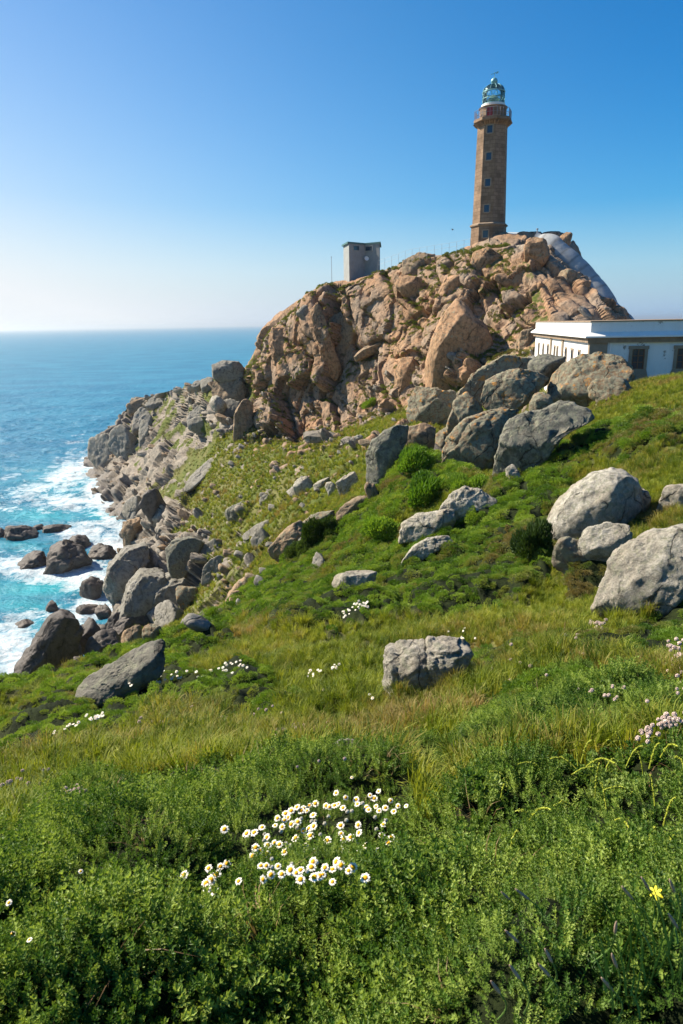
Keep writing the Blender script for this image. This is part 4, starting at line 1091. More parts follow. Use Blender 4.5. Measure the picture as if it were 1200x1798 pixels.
# watch hut
M['hut'] = flat('hut_render', (.30, .31, .30), .85, .2, 0, .12, 1.2); M['hutroof'] = flat('hut_roof', (.07, .16, .16), .6)
hz_ = lambda py, r_: float(at(635, py, r=r_)[2])
HP = [rel(603.2, 120.9), rel(613, 116.7), rel(641, 119.1), rel(666.4, 117.7), rel(667.6, 123.5), rel(640, 125.5)]
hut = empty('watch_hut', (0, 0, 0)); hz0 = hz_(500, 117); hz1 = float(at(613, 427.5, r=116.7)[2])
prism(HP, hz0 - 2, hz1).build('wall', M['hut'], hut)
hc = sum(HP) / 6; ro = MB(); er = [hc + (p - hc) * 1.085 for p in HP]
ro.ring([[(*p, hz1 + .003) for p in er], [(*p, hz1 + .26) for p in er]]); ro.build('roof', M['hutroof'], hut)
def onface(a, b, u0, u1, z0, z1, o=.05, name='window', mat=None, parent=None, frame=None):
    d = (b - a) / np.linalg.norm(b - a); n = np.array([d[1], -d[0]]); n = n if n @ (np.array([0, 0]) - a) > 0 else -n
    p, q = a + (b - a) * u0, a + (b - a) * u1; par = parent
    if frame:
        fr_ = MB(); e_ = .09
        for (pa, pb, za_, zb_) in ((p - d*e_, p, z0-e_, z1+e_), (q, q + d*e_, z0-e_, z1+e_), (p, q, z1, z1+e_), (p, q, z0-e_, z0)):
            fr_.ring([[(*(pa - n*.05), z_), (*(pb - n*.05), z_), (*(pb + n*(o+.06)), z_), (*(pa + n*(o+.06)), z_)] for z_ in (za_, zb_)])
        par = fr_.build(name, M[frame], parent); name = 'pane'
    m = MB(); m.ring([[(*(p - n*.05), z_), (*(q - n*.05), z_), (*(q + n*o), z_), (*(p + n*o), z_)] for z_ in (z0, z1)]); return m.build(name, mat, par)
onface(HP[1], HP[2], .28, .62, hz_(439, 117.5), hz_(431.5, 117.5), .03, mat=M['pane'], parent=hut, frame='hut')
onface(HP[2], HP[3], .05, .52, hz_(439, 117.5), hz_(431.5, 117.5), .03, mat=M['pane'], parent=hut, frame='hut')
dp_ = HP[2] + (HP[3] - HP[2]) * .12 + tocam * .25; ds = MB()
for i, (rr0, off) in enumerate(((.02, .0), (.2, .04), (.36, .14))): pass
ds.lathe([(.03, 0), (.22, .05), (.38, .16), (.36, .17), (.2, .07), (.03, .03)], 18)
dso = ds.build('satellite_dish', M['whitep'], hut, True); dso.location = (dp_[0], dp_[1], hz_(453, 117)); dso.rotation_euler = (R(70), 0, R(12))
tag(hut, 'small tall grey hut with a flat dark roof and two high windows', 'hut')

# mast, poles, fence along the crag top, bird
def pole(name, px, ytop, ybot, r_, rad, mat, label, cat):
    m = MB(); a = at(px, ybot, r=r_); b_ = at(px, ytop, r=r_); m.tube([(0, 0, -1.0), (0, 0, b_[2] - a[2])], [rad, rad * .7], 6)
    m.tube([(0, 0, b_[2]-a[2]), (0, 0, b_[2]-a[2]+.12)], rad*1.8, 6)
    o = m.build(name, mat); o.location = a; tag(o, label, cat); return o
pole('antenna_mast', 583, 452, 492, 117, .045, M['metal'], 'thin antenna mast on the crag top, seaward of the grey hut', 'mast')
pole('metal_pole', 943, 403, 418, 99, .09, M['metal'], 'short dark metal pole standing next to the annex roof', 'pole')
fe = empty('wire_fence', (0, 0, 0)); prev = None; wires = MB()
for i, (fx, fy) in enumerate([(664,468),(676,464),(688,460),(700,456),(712,451),(724,448),(737,446),(750,444),(763,442),(776,440),(789,438),(802,436),(815,433),(826,431)]):
    rr0 = 107.5 - .075 * (fx - 664) ; a = at(fx, fy + 2, r=rr0); pm = MB(); pm.tube([(a[0], a[1], a[2] - .6), (a[0], a[1], a[2] + .95)], .02, 5); pm.build('post', M['metal'], fe)
    if prev is not None:
        for hh_ in (.4, .95): wires.tube([tuple(prev + [0, 0, hh_]), tuple(a + [0, 0, hh_])], .01, 4)
    prev = a
wires.build('wire', M['metal'], fe); tag(fe, 'thin post and wire fence along the crag top between hut and lighthouse', 'fence')
bd = MB(); bd.ring([[(x * .16 * cos(a), .05 * x * sin(a), zz_) for a in np.linspace(0, 2*pi, 7)[:-1]] for x, zz_ in ((.2, -.3), (1, -.1), (1, .1), (.3, .3))])
bd.add([(0, 0, .12), (0, 0, -.12), (-.65, .1, .05), (.65, .1, .05), (-.35, .08, .02), (.35, .08, .02), (0, 0.03, 0)], [(0, 2, 4), (4, 2, 1), (0, 4, 6), (1, 6, 4), (0, 5, 3), (5, 1, 3), (0, 6, 5), (1, 5, 6)])
M['bird'] = flat('bird_feathers', (.12, .12, .12), .7); bo = bd.build('bird', M['bird'], None, True); bo.location = at(795, 403, r=100); bo.scale = (.45, .45, .45); bo.rotation_euler = (R(30), R(15), R(20))
tag(bo, 'dark bird flying in the sky near the lighthouse', 'bird')

# covered passage down the crag: white sprayed vault, coloured grey for the crag's shade
def white_wall(name, patch=.60):
    t = NT(name); P = t.pos(); n = t.noise(P, .9, 7, .75, .3); n2 = t.noise(t.scale(P, (2, 2, .35)), 1.2, 5, .65)
    c = t.mix(t.ramp(n2, [(.45, 0), (.8, .35)]), (.82, .81, .78), (.60, .58, .54))
    c = t.mix(t.ramp(n, [(patch, 0), (patch + .035, .9)]), c, (.24, .20, .16))
    return t.done(c, .8, t.bump(n, .03, .5), .2)
M['wall'] = white_wall('white_limewash'); M['vault'] = flat('shade_grey_vault_render', (.36, .38, .39), .85, .2, 0, .2, .6)
pth = [(948,424,98.5),(966,423,98),(982,434,97.5),(1000,454,97.2),(1020,474,97),(1038,497,96.6),(1054,521,96),(1072,548,95.5),(1094,570,95),(1112,588,94.5)]
pv = np.array([at(p[0] - 4, p[1] + 4, r=p[2] - 3.5) for p in pth]); q_ = np.linspace(0, len(pv) - 1, 70)
cp = np.stack([pchip(np.arange(len(pv)), pv[:, k], q_) for k in range(3)], 1)
for _ in range(12): cp[1:-1] = .25 * cp[:-2] + .5 * cp[1:-1] + .25 * cp[2:]
V = []; nr = 22
for i, c in enumerate(cp):
    tg = cp[min(i+1, 69)] - cp[max(i-1, 0)]; tg /= np.linalg.norm(tg); sd_ = np.cross(tg, [0, 0, 1]); sd_ /= np.linalg.norm(sd_); up = np.cross(sd_, tg)
    rad = 1.9 * (.8 + .3 * i / 69) * (1 - .03 * math.exp(-(((i + 4) % 12) - 6) ** 2 / .8)); c = c + np.array([0, 0, -.7 + .2 * abs(sin(i * pi / 17.0))]) * min(1, .5 + i / 6)
    for k in range(nr):
        a = 2 * pi * k / nr; V.append(c + sd_ * cos(a) * rad + up * sin(a) * rad * 1.05)
V = np.array(V); V += (V - np.repeat(cp, nr, 0)) * (fbm(V * .25, 2, 77)[:, None] * .06)
F = [(i*nr+k, i*nr+(k+1) % nr, (i+1)*nr+(k+1) % nr, (i+1)*nr+k) for i in range(69) for k in range(nr)]
t = NT('passage_shade_render'); P = t.pos(); sm = t.attr('seam')
c = t.mix(t.ramp(t.noise(P, .5, 6, .7), [(.35, 0), (.7, 1)]), (.42, .43, .42), (.27, .28, .28)); c = t.mix(t.ramp(t.noise(t.scale(P, (1, 1, .2)), 1.6, 5, .7), [(.55, 0), (.7, .6)]), c, (.16, .15, .13))  # stains, and greys that carry the crag's shade on the white vault
c = t.mix(t.math('MULTIPLY', sm, .55), c, (.12, .12, .115)); M['vault'] = t.done(c, .85, t.bump(t.noise(P, 2.5, 6, .65), .06, .6), .2)
vo = mesh_from('covered_passage', V, F, [M['vault']]); fattr(vo, 'seam', [1.0 if (i % 6 == 0) or k in (0, 11) else 0.0 for i in range(70) for k in range(nr)]); tag(vo, 'white vaulted covered passage climbing the edge of the crag', 'passage')

# white keepers' building
K = at(1038, 590, r=51.5)[:2]; E = at(941.5, 581, r=75.0)[:2]
dl = (E - K) / np.linalg.norm(E - K); df = np.array([dl[1], -dl[0]])          # along the front
ll = float(np.linalg.norm(E - K)); lf = 26.0
ztop = float(at(1038, 563.5, r=51.5)[2]); PM = float((at(1038, 590, r=51.5) - EYE) @ _f) / FPX
bz = lambda py: float(at(1038, py, r=51.5)[2]) - 0
hb = empty('keepers_building', (K[0], K[1], 38.0))
def wp(u, v, z_): p = df * u + dl * v; return (p[0], p[1], z_ - 38.0)
def bbx(m, u0, u1, v0, v1, z0, z1):
    m.ring([[wp(u0, v0, z_), wp(u1, v0, z_), wp(u1, v1, z_), wp(u0, v1, z_)] for z_ in (z0, z1)]); return m
zc_ = bz(602); zp = bz(583.5); ze = bz(590.5)
bbx(MB(), 0, lf, 0, ll, 37.0, zc_).build('wall', M['wall'], hb)
pr = bbx(MB(), -.05, lf, -.05, ll, zp, ztop - .08); pr.build('parapet', M['wall'], hb)
bbx(MB(), -.12, lf, -.12, ll + .07, ztop - .078, ztop).build('coping', M['trim'], hb)
ev = MB(); ev.ring([[wp(-.45, -.45, ze - .1), wp(lf, -.45, ze - .1), wp(lf, ll + .45, ze - .1), wp(-.45, ll + .45, ze - .1)], [wp(-.45, -.45, ze), wp(lf, -.45, ze), wp(lf, ll + .45, ze), wp(-.45, ll + .45, ze)],
                    [wp(-.052, -.052, zp + .01), wp(lf, -.052, zp + .01), wp(lf, ll, zp + .01), wp(-.052, ll, zp + .01)]]); ev.build('eave', M['whitep'], hb)
bbx(MB(), -.22, lf, -.22, ll + .2, zc_ + .002, ze - .102).build('cornice', M['trim'], hb)
qn = MB(); bbx(qn, -.05, 1.15, -.06, .0, 37.2, zc_); bbx(qn, -.06, -.0, .0, .35, 37.2, zc_)
qn.build('corner_stones', M['winframe'], hb)
def proju(px):     # where a pixel column meets the front
    d = ray(px, 620)[:2]; A_ = np.array([df, -d]).T; s = np.linalg.solve(A_, -K); return s[0]
def projv(px):
    d = ray(px, 600)[:2]; A_ = np.array([dl, -d]).T; s = np.linalg.solve(A_, -K); return s[0]
M['winwood'] = flat('brown_window_wood', (.17, .09, .05), .7)
for wx0, wx1 in ((1110, 1132), (1189, 1212), (1262, 1286)):
    u0, u1 = proju(wx0), proju(wx1); zt_, zb_ = bz(614), bz(648)
    g = MB(); s_ = .2
    bbx(g, u0 - s_, u0, -.10, .0, zb_ - .02, zt_); bbx(g, u1, u1 + s_, -.10, .0, zb_ - .02, zt_); bbx(g, u0 - s_ - .05, u1 + s_ + .05, -.12, 0, zt_ + .002, zt_ + .22)
    fl = [(u0 - s_, zb_ - .03), (u1 + s_, zb_ - .03), (u1 + s_ + .12, zb_ - .5), (u1 + s_ + .55, zb_ - 1.0), (u1 + s_ + .7, zb_ - 2.2), (u0 - s_ - .8, zb_ - 2.2), (u0 - s_ - .6, zb_ - 1.0), (u0 - s_ - .18, zb_ - .5)]
    b0 = len(g.V); g.add([wp(u, -.07, z_) for u, z_ in fl] + [wp(u, 0.0, z_) for u, z_ in fl], [tuple(range(8))] + [(i, 8 + i, 8 + (i+1) % 8, (i+1) % 8) for i in range(8)])
    wn = g.build('window', M['winframe'], hb)
    fr_ = MB(); um = (u0 + u1) / 2; zh = [zb_, zb_ + (zt_ - zb_) * .33, zb_ + (zt_ - zb_) * .66, zt_]
    for u_ in (u0, um - .04, u1 - .08): bbx(fr_, u_, u_ + .08, -.06, -.01, zb_, zt_)
    for z_ in zh: bbx(fr_, u0, u1, -.055, -.012, z_ - .03, z_ + .03)
    fr_.build('sash', M['winwood'], wn); bbx(MB(), u0, u1, -.03, .01, zb_, zt_).build('pane', M['pane'], wn)
for wpx in (947.5, 955.5, 963.6, 975.5, 980.5, 995.8, 1007, 1019.4):
    v = projv(wpx); hw_ = .26 if wpx not in (975.5, 980.5) else .2
    zt_, zb_ = ze - 1.15, ze - 2.55; g = MB()
    bbx(g, -.06, 0, v - hw_ - .12, v - hw_, zb_, zt_); bbx(g, -.06, 0, v + hw_, v + hw_ + .12, zb_, zt_); bbx(g, -.07, 0, v - hw_ - .12, v + hw_ + .12, zt_ + .002, zt_ + .15)
    wn = g.build('window', M['winframe'], hb); bbx(MB(), -.02, .01, v - hw_, v + hw_, zb_, zt_).build('pane', M['pane'], wn)
for wpx in (968.8, 989.5):
    v = projv(wpx); bbx(MB(), -.1, 0, v - .3, v + .3, 37.2, zc_ + .001).build('pilaster', M['winframe'], hb)
dpp = MB(); p_ = wp(1.35, -.12, zc_ - .05); q2 = wp(1.35, -.12, 37.5); dpp.tube([p_, q2], .05, 8); dpp.build('drainpipe', M['whitep'], hb)
tag(hb, 'long low white building with brown stone trim and a flat parapet roof', 'building')
# ------------------------------------------------------------------ plants
def leaf_mat(name, dark, mid, light, dry=None, tl=.3, sc=.8, dryamt=.5, rough=.5):
    t = NT(name); P = t.pos(); r = t.rnd()
    n = t.noise(P, sc, 4, .6, .3)
    v = t.math('ADD', t.math('MULTIPLY', r, .55), t.math('MULTIPLY', n, .75))
    c = t.ramp(v, [(.35, dark), (.62, mid), (.92, light)])
    if dry:
        n2 = t.noise(t.scale(P, 1, (31, 7, 3)), sc * .7, 5, .65)
        c = t.mix(t.ramp(t.math('ADD', n2, t.math('MULTIPLY', r, .16)), [(dryamt, 0), (dryamt + .14, 1)]), c, dry)
    t.done(c, rough, None, .25)
    tb = t.node('ShaderNodeBsdfTranslucent'); t.L(t.mix(1.0, c, (1.5, 1.45, .7), 'MULTIPLY'), tb.inputs['Color'])
    mx = t.node('ShaderNodeMixShader'); mx.inputs[0].default_value = tl
    t.L(t.b.outputs[0], mx.inputs[1]); t.L(tb.outputs[0], mx.inputs[2]); t.L(mx.outputs[0], t.out.inputs['Surface'])
    return t.m
M['leaf'] = leaf_mat('salt_bush_leaves', (.04, .10, .014), (.115, .20, .03), (.31, .40, .085), None, .3, 2.5)
M['leafw'] = leaf_mat('wide_leaves', (.06, .13, .025), (.15, .25, .05), (.34, .42, .14), None, .3, 2.5)
M['leafb'] = leaf_mat('green_mat_leaves', (.06, .13, .012), (.16, .27, .028), (.30, .40, .06), (.22, .18, .07), .3, .35, .60)
M['grass'] = leaf_mat('grass_blades', (.06, .105, .01), (.18, .225, .02), (.33, .35, .05), (.30, .22, .08), .35, .5, .60, .6)
M['dry'] = leaf_mat('dry_stalks', (.16, .09, .04), (.24, .15, .07), (.36, .26, .13), None, .2, 1)
M['fargrass'] = leaf_mat('slope_turf', (.075, .11, .014), (.14, .175, .026), (.22, .24, .05), (.18, .15, .06), .25, .12, .58, .8)

def leaf_quads(base, tip, wid, nrm, fold=.25):
    """a folded leaf: two triangles each side of the rib"""
    b = np.asarray(base); t_ = np.asarray(tip); d = t_ - b; s = np.cross(d, nrm); s /= max(np.linalg.norm(s), 1e-6)
    m = b + d * .55 - np.asarray(nrm) * wid * fold
    return [b, m + s * wid * .5 + np.asarray(nrm) * wid * fold * 1.4, t_, m - s * wid * .5 + np.asarray(nrm) * wid * fold * 1.4, m]
LF = [(0, 1, 4), (1, 2, 4), (2, 3, 4), (3, 0, 4)]
def bush_proto(name, seed, mat, rad=.05, ht=.09, nst=6, nw=6, ll=.014, lw=.007):
    rs = np.random.RandomState(seed); V = []; F = []
    for s_ in range(nst):
        a = rs.uniform(0, 2*pi); ro = rad * rs.uniform(0, .7) if s_ else 0
        b = np.array([ro * cos(a), ro * sin(a), 0]); lean = np.array([cos(a), sin(a), 0]) * rs.uniform(.1, .6) * (1 if s_ else .2)
        h = ht * rs.uniform(.65, 1.1) * (1 - .35 * ro / rad)
        for w_ in range(nw):
            u = (w_ + .8) / nw; c = b + np.array([0, 0, h * u]) + lean * h * u; n = 3 if w_ < nw - 1 else 5
            ph = rs.uniform(0, 6.28)
            for k in range(n):
                an = ph + 2*pi*k/n; el = rs.uniform(.3, .95) if w_ < nw - 1 else rs.uniform(.7, 1.3)
                d = np.array([cos(an)*cos(el), sin(an)*cos(el), sin(el)]); L_ = ll * rs.uniform(.7, 1.15) * (1.1 - .3 * u)
                nn = np.array([-cos(an)*sin(el), -sin(an)*sin(el), cos(el)])
                q = leaf_quads(c, c + d * L_, lw * rs.uniform(.8, 1.1), nn); o = len(V); V += q; F += [tuple(i + o for i in f) for f in LF]
    return mesh_from(name, V, F, [mat], False, link=False)
def tuft_proto(name, seed, mat, n=42, h=.24, w=.0045, spread=.05, droop=.5):
    rs = np.random.RandomState(seed); V = []; F = []
    for _ in range(n):
        a = rs.uniform(0, 2*pi); b = np.array([cos(a), sin(a), 0]) * spread * math.sqrt(rs.uniform()); hh = h * rs.uniform(.45, 1.1)
        la = a + rs.normal() * .8; ld = np.array([cos(la), sin(la), 0]) * hh * rs.uniform(.1, droop); sd = np.array([-sin(la), cos(la), 0]) * w * rs.uniform(.7, 1.3)
        pts = [b, b + ld * .25 + [0, 0, hh * .5], b + ld * .65 + [0, 0, hh * .85], b + ld * 1.3 + [0, 0, hh * .98]]
        o = len(V); V += [pts[0] - sd, pts[0] + sd, pts[1] - sd * .9, pts[1] + sd * .9, pts[2] - sd * .6, pts[2] + sd * .6, pts[3]]
        F += [(o, o+1, o+3, o+2), (o+2, o+3, o+5, o+4), (o+4, o+5, o+6)]
    return mesh_from(name, V, F, [mat], False, link=False)
def dome_proto(name, seed, mat, rad=.3, n=420, ll=.05, lw=.022, amp=.45):
    """a cushion of short leafy shoots"""
    rs = np.random.RandomState(seed); V = []; F = []
    lob = rs.normal(size=(7, 3)); lob[:, 2] = np.abs(lob[:, 2]); lob /= np.linalg.norm(lob, axis=1, keepdims=True)
    for _ in range(n):
        d = rs.normal(size=3); d[2] = abs(d[2]) * .9; d /= np.linalg.norm(d)
        f = max(np.max(lob @ d), .0) ** 3; r_ = rad * (1 - amp + amp * f) * rs.uniform(.75, 1.02)
        c = d * r_ * np.array([1, 1, .7]); dd = d + rs.normal(size=3) * .45 + [0, 0, .35]; dd /= np.linalg.norm(dd)
        nn = np.cross(dd, rs.normal(size=3)); nn /= np.linalg.norm(nn)
        q = leaf_quads(c, c + dd * ll * rs.uniform(.6, 1.2), lw, nn); o = len(V); V += q; F += [tuple(i + o for i in f2) for f2 in LF]
    return mesh_from(name, V, F, [mat], False, link=False)

def scatter(name, P, rot, scl, idx, protos, label):
    me = bpy.data.meshes.new(name); me.vertices.add(len(P)); me.vertices.foreach_set('co', np.asarray(P, np.float32).ravel())
    a = me.attributes.new('rot', 'FLOAT_VECTOR', 'POINT'); a.data.foreach_set('vector', np.asarray(rot, np.float32).ravel())
    a = me.attributes.new('scl', 'FLOAT', 'POINT'); a.data.foreach_set('value', np.asarray(scl, np.float32))
    a = me.attributes.new('idx', 'INT', 'POINT'); a.data.foreach_set('value', np.asarray(idx, np.int32))
    o = bpy.data.objects.new(name, me); COL.objects.link(o)
    g = bpy.data.node_groups.new(name + '_nodes', 'GeometryNodeTree')
    g.interface.new_socket('Geometry', in_out='INPUT', socket_type='NodeSocketGeometry'); g.interface.new_socket('Geometry', in_out='OUTPUT', socket_type='NodeSocketGeometry')
    gi = g.nodes.new('NodeGroupInput'); go = g.nodes.new('NodeGroupOutput'); jn = g.nodes.new('GeometryNodeJoinGeometry')
    def na(n_, ty):
        n = g.nodes.new('GeometryNodeInputNamedAttribute'); n.data_type = ty; n.inputs['Name'].default_value = n_; return n.outputs['Attribute']
    er = g.nodes.new('FunctionNodeEulerToRotation'); g.links.new(na('rot', 'FLOAT_VECTOR'), er.inputs[0])
    sc = na('scl', 'FLOAT'); ix = na('idx', 'INT')
    for k, po in enumerate(protos):
        oi = g.nodes.new('GeometryNodeObjectInfo'); oi.inputs['Object'].default_value = po; oi.inputs['As Instance'].default_value = True
        cm = g.nodes.new('FunctionNodeCompare'); cm.data_type = 'INT'; cm.operation = 'EQUAL'; g.links.new(ix, cm.inputs[2]); cm.inputs[3].default_value = k
        ip = g.nodes.new('GeometryNodeInstanceOnPoints'); g.links.new(gi.outputs[0], ip.inputs['Points']); g.links.new(cm.outputs[0], ip.inputs['Selection'])
        g.links.new(oi.outputs['Geometry'], ip.inputs['Instance']); g.links.new(er.outputs[0], ip.inputs['Rotation']); g.links.new(sc, ip.inputs['Scale'])
        g.links.new(ip.outputs[0], jn.inputs[0])
    g.links.new(jn.outputs[0], go.inputs[0])
    md = o.modifiers.new('scatter', 'NODES'); md.node_group = g
    tag(o, label, None, None, 'stuff'); return o

# candidate cells of the ground for growing things
_q = quads; _pc = flat2[_q].mean(1); _pa = .5 * np.linalg.norm(np.cross(flat2[_q[:, 2]] - flat2[_q[:, 0]], flat2[_q[:, 3]] - flat2[_q[:, 1]]), axis=1)
_pr = np.hypot(_pc[:, 0], _pc[:, 1]); _paz = np.abs(np.arctan2(_pc[:, 0], _pc[:, 1]))
_psh = shrub_s[_q].mean(1); _pro = rock_s[_q].mean(1); _pcr = crag[_q].mean(1); _pt = flatT[_q[:, 0]]
_pn = GN2.reshape(-1, 3)[_q[:, 0]]; _fovm = ((_paz < R(36)) | ((_paz < R(44)) & (_pr < 45)) | ((_paz < R(85)) & (_pr < 7))) & (_pt < VT + .4)
_nA = fbm(_pc * .5, 3, 301); _nB = fbm(_pc * 1.7, 3, 303)
def sample(dens, seed):
    rs = np.random.RandomState(seed); lam = np.clip(dens, 0, None) * _pa * _fovm
    cnt = rs.poisson(lam); ids = np.repeat(np.arange(len(_q)), cnt); u = rs.rand(len(ids), 1); v = rs.rand(len(ids), 1); q = _q[ids]
    P = (1-u)*(1-v)*flat2[q[:, 0]] + u*(1-v)*flat2[q[:, 1]] + u*v*flat2[q[:, 2]] + (1-u)*v*flat2[q[:, 3]]
    return P, ids, rs
def tilt(ids, rs, amt, jit):
    n = _pn[ids] * amt + np.array([0, 0, 1 - amt]) + rs.normal(size=(len(ids), 3)) * jit
    n /= np.linalg.norm(n, axis=1, keepdims=True)
    yaw = rs.uniform(0, 2*pi, len(ids))
    # rotation taking z to n, then a spin: as XYZ euler
    rx = np.arctan2(-n[:, 1], n[:, 2]); ry = np.arcsin(np.clip(n[:, 0], -1, 1))
    # spin applied first about local z
    out = np.empty((len(ids), 3))
    cx, sx_, cy_, sy_, cz, sz = np.cos(rx), np.sin(rx), np.cos(ry), np.sin(ry), np.cos(yaw), np.sin(yaw)
    # M = Rx * Ry * Rz
    m00 = cy_*cz; m10 = cx*sz + sx_*sy_*cz; m20 = sx_*sz - cx*sy_*cz; m21 = sx_*cz + cx*sy_*sz; m22 = cx*cy_
    out[:, 1] = np.arcsin(np.clip(-m20, -1, 1)); out[:, 0] = np.arctan2(m21, m22); out[:, 2] = np.arctan2(m10, m00)
    return out
# near salt bush
pb = [bush_proto('bush_shoot', 900 + i, M['leaf'], .05, .095, 7, 9, .0135, .0048) for i in range(5)]
d = np.where(_pr < 2.2, 950, np.where(_pr < 6.5, 620, 0)) * (_psh > .35) * sstep(.3, .8, _psh) * (_pt < 6)
_c1, _c2, _cb, _cr = cells(_pc * np.array([3.2, 3.2, 1.5]) + .35 * np.stack([_nB, _nA, _nB], 1), 411); _gap = sstep(.02, .22, _c2 - _c1 + .1 * _nB)
d = d * np.where(_pr < 2.1, .75 + .25 * _gap, .42 + .58 * _gap)
P, ids, rs = sample(d, 11); sc_ = rs.uniform(.75, 1.3, len(P)) * (1 + .25 * _nB[ids]) * (.7 + .45 * _gap[ids] * (1.25 - _c1[ids]))
_dx, _dy, _ = project(P); _dm = inpoly([(400,1490),(440,1450),(520,1400),(640,1375),(725,1395),(710,1440),(715,1500),(690,1545),(560,1575),(470,1560),(340,1580),(310,1530)], _dx, _dy)
sc_ = np.where(_dm, sc_ * .62, sc_)
pb += [bush_proto('wide_leaf_shoot', 910 + i, M['leafw'], .05, .075, 4, 5, .024, .013) for i in range(2)] + [tuft_proto('dry_twigs', 915, M['dry'], 14, .10, .0011, .04, 1.2)]
_spc = fbm(P * 1.6, 2, 77); ix_ = rs.randint(0, 5, len(P)); ix_ = np.where(_spc + rs.normal(0, .12, len(P)) > .75, rs.randint(5, 7, len(P)), ix_); ix_ = np.where(rs.rand(len(P)) < .016, 7, ix_)
scatter('salt_bush_cover', P - _pn[ids] * .015, tilt(ids, rs, .5, .25), sc_, ix_, pb, 'dense green small-leaved salt bush covering the near slope'); n1 = len(P)
# green mats in the middle distance
pd_ = [dome_proto('mat_cushion', 930 + i, M['leafb'], .30, 460, .06, .02, .68) for i in range(4)]
d = 19 * np.clip(14 / _pr, .45, 2.2) * sstep(.35, .8, _psh) * (_pt > 4.5) * (_pr > 5.5)
P, ids, rs = sample(d, 12); sc_ = rs.uniform(.35, 1.3, len(P)) * np.clip(_pr[ids] / 24, .42, 1.35)
scatter('green_mat_cover', P, tilt(ids, rs, .6, .2), sc_, rs.randint(0, 4, len(P)), pd_, 'cushiony green creeping shrubs matting the middle slope'); n2 = len(P)
# grass
pg = [tuft_proto('grass_tuft', 950 + i, M['grass'], 46, .22 + .03 * i, .0042, .06, .5 + .15 * (i % 2)) for i in range(4)]
dg = np.where(_pr < 6, 170, np.where(_pr < 12, 160, np.where(_pr < 24, 115, 65)))
d = dg * (1 - sstep(.3, .7, _psh)) * (1 - sstep(.25, .6, _pro)) * (_pr < 62) * (_pt < VF + 1) * (.65 + .5 * (_nB > -.1))
P, ids, rs = sample(d, 13); sc_ = rs.uniform(.4, .95, len(P)) * np.clip((_pr[ids] / 9) ** .2, .75, 1.2) * (1 + .35 * _nA[ids])
scatter('grass_cover', P, tilt(ids, rs, .3, .18), sc_, rs.randint(0, 4, len(P)), pg, 'wild green and yellow grass on the slope'); n3 = len(P)
# far turf, ledges of the crag
pf = [dome_proto('turf_clump', 970 + i, M['fargrass'], .26, 110, .16, .045) for i in range(3)]
d = (1.6 * (1 - sstep(.2, .5, _pro)) * (_pr >= 50) * (.3 + 1.2 * (_nB > .25)) + .0 + 3.5 * _pcr * (_pt < VT - .9) * sstep(.5, .75, _pn[:, 2] + .3 * _nA) * (_pc[:, 0] < 22)) * (_pc[:, 2] > 4) * (_pr > 48)
P, ids, rs = sample(d, 14); sc_ = rs.uniform(.4, 1.1, len(P)) * np.where(_pcr[ids] > .5, 1.2, .75)
scatter('slope_turf', P, tilt(ids, rs, .5, .2), sc_, rs.randint(0, 3, len(P)), pf, 'low green turf and tufts on the far slope and crag ledges'); n4 = len(P)
d = 5.0 * (1 - sstep(.25, .6, _pro)) * (_pr >= 48) * (_pr < 125) * (_pc[:, 2] > 3) * (_pt < F6 + .3) * (.5 + .8 * (_nB > 0))
P, ids, rs = sample(d, 24); sc_ = rs.uniform(.9, 2.1, len(P))
scatter('slope_grass', P, tilt(ids, rs, .4, .25), sc_, rs.randint(0, 4, len(P)), pg, 'rough grass on the far slope below the crag')
# rubble
prk = []
for i in range(5):
    V, F = rock_shape(1000 + i, 2, .9, 3, .0); V = V * np.array([.75, .42, .24]); prk.append(mesh_from('rubble_stone', V, F, [M['grey' if i % 3 else 'tan']], False, link=False))
hl = (_pt > VF + .5) & (_pcr < .5) & (_pc[:, 2] < 34)
d = .1 * sstep(.3, .8, _pro) * hl * (_pr > 55) * sstep(-.5, .4, _nA)
footz = ((_pt > F6 - .3) & (_pt < F6 + .9) & (_pcr > .5)) * .4 * (_nA > .0)
P, ids, rs = sample(d + footz, 15); sc_ = np.exp(rs.normal(0, .5, len(P))) * np.where(_pcr[ids] > .5, .6, 1.1)
scatter('rock_rubble', P, rs.normal(0, .22, (len(P), 3)) + [.15, .5, 0] + [0, 0, 1] * rs.normal(0, .5, (len(P), 1)), sc_, rs.randint(0, 5, len(P)), prk, 'broken grey and brown rubble among the headland rocks'); n5 = len(P)
print('SCATTER', n1, n2, n3, n4, n5)

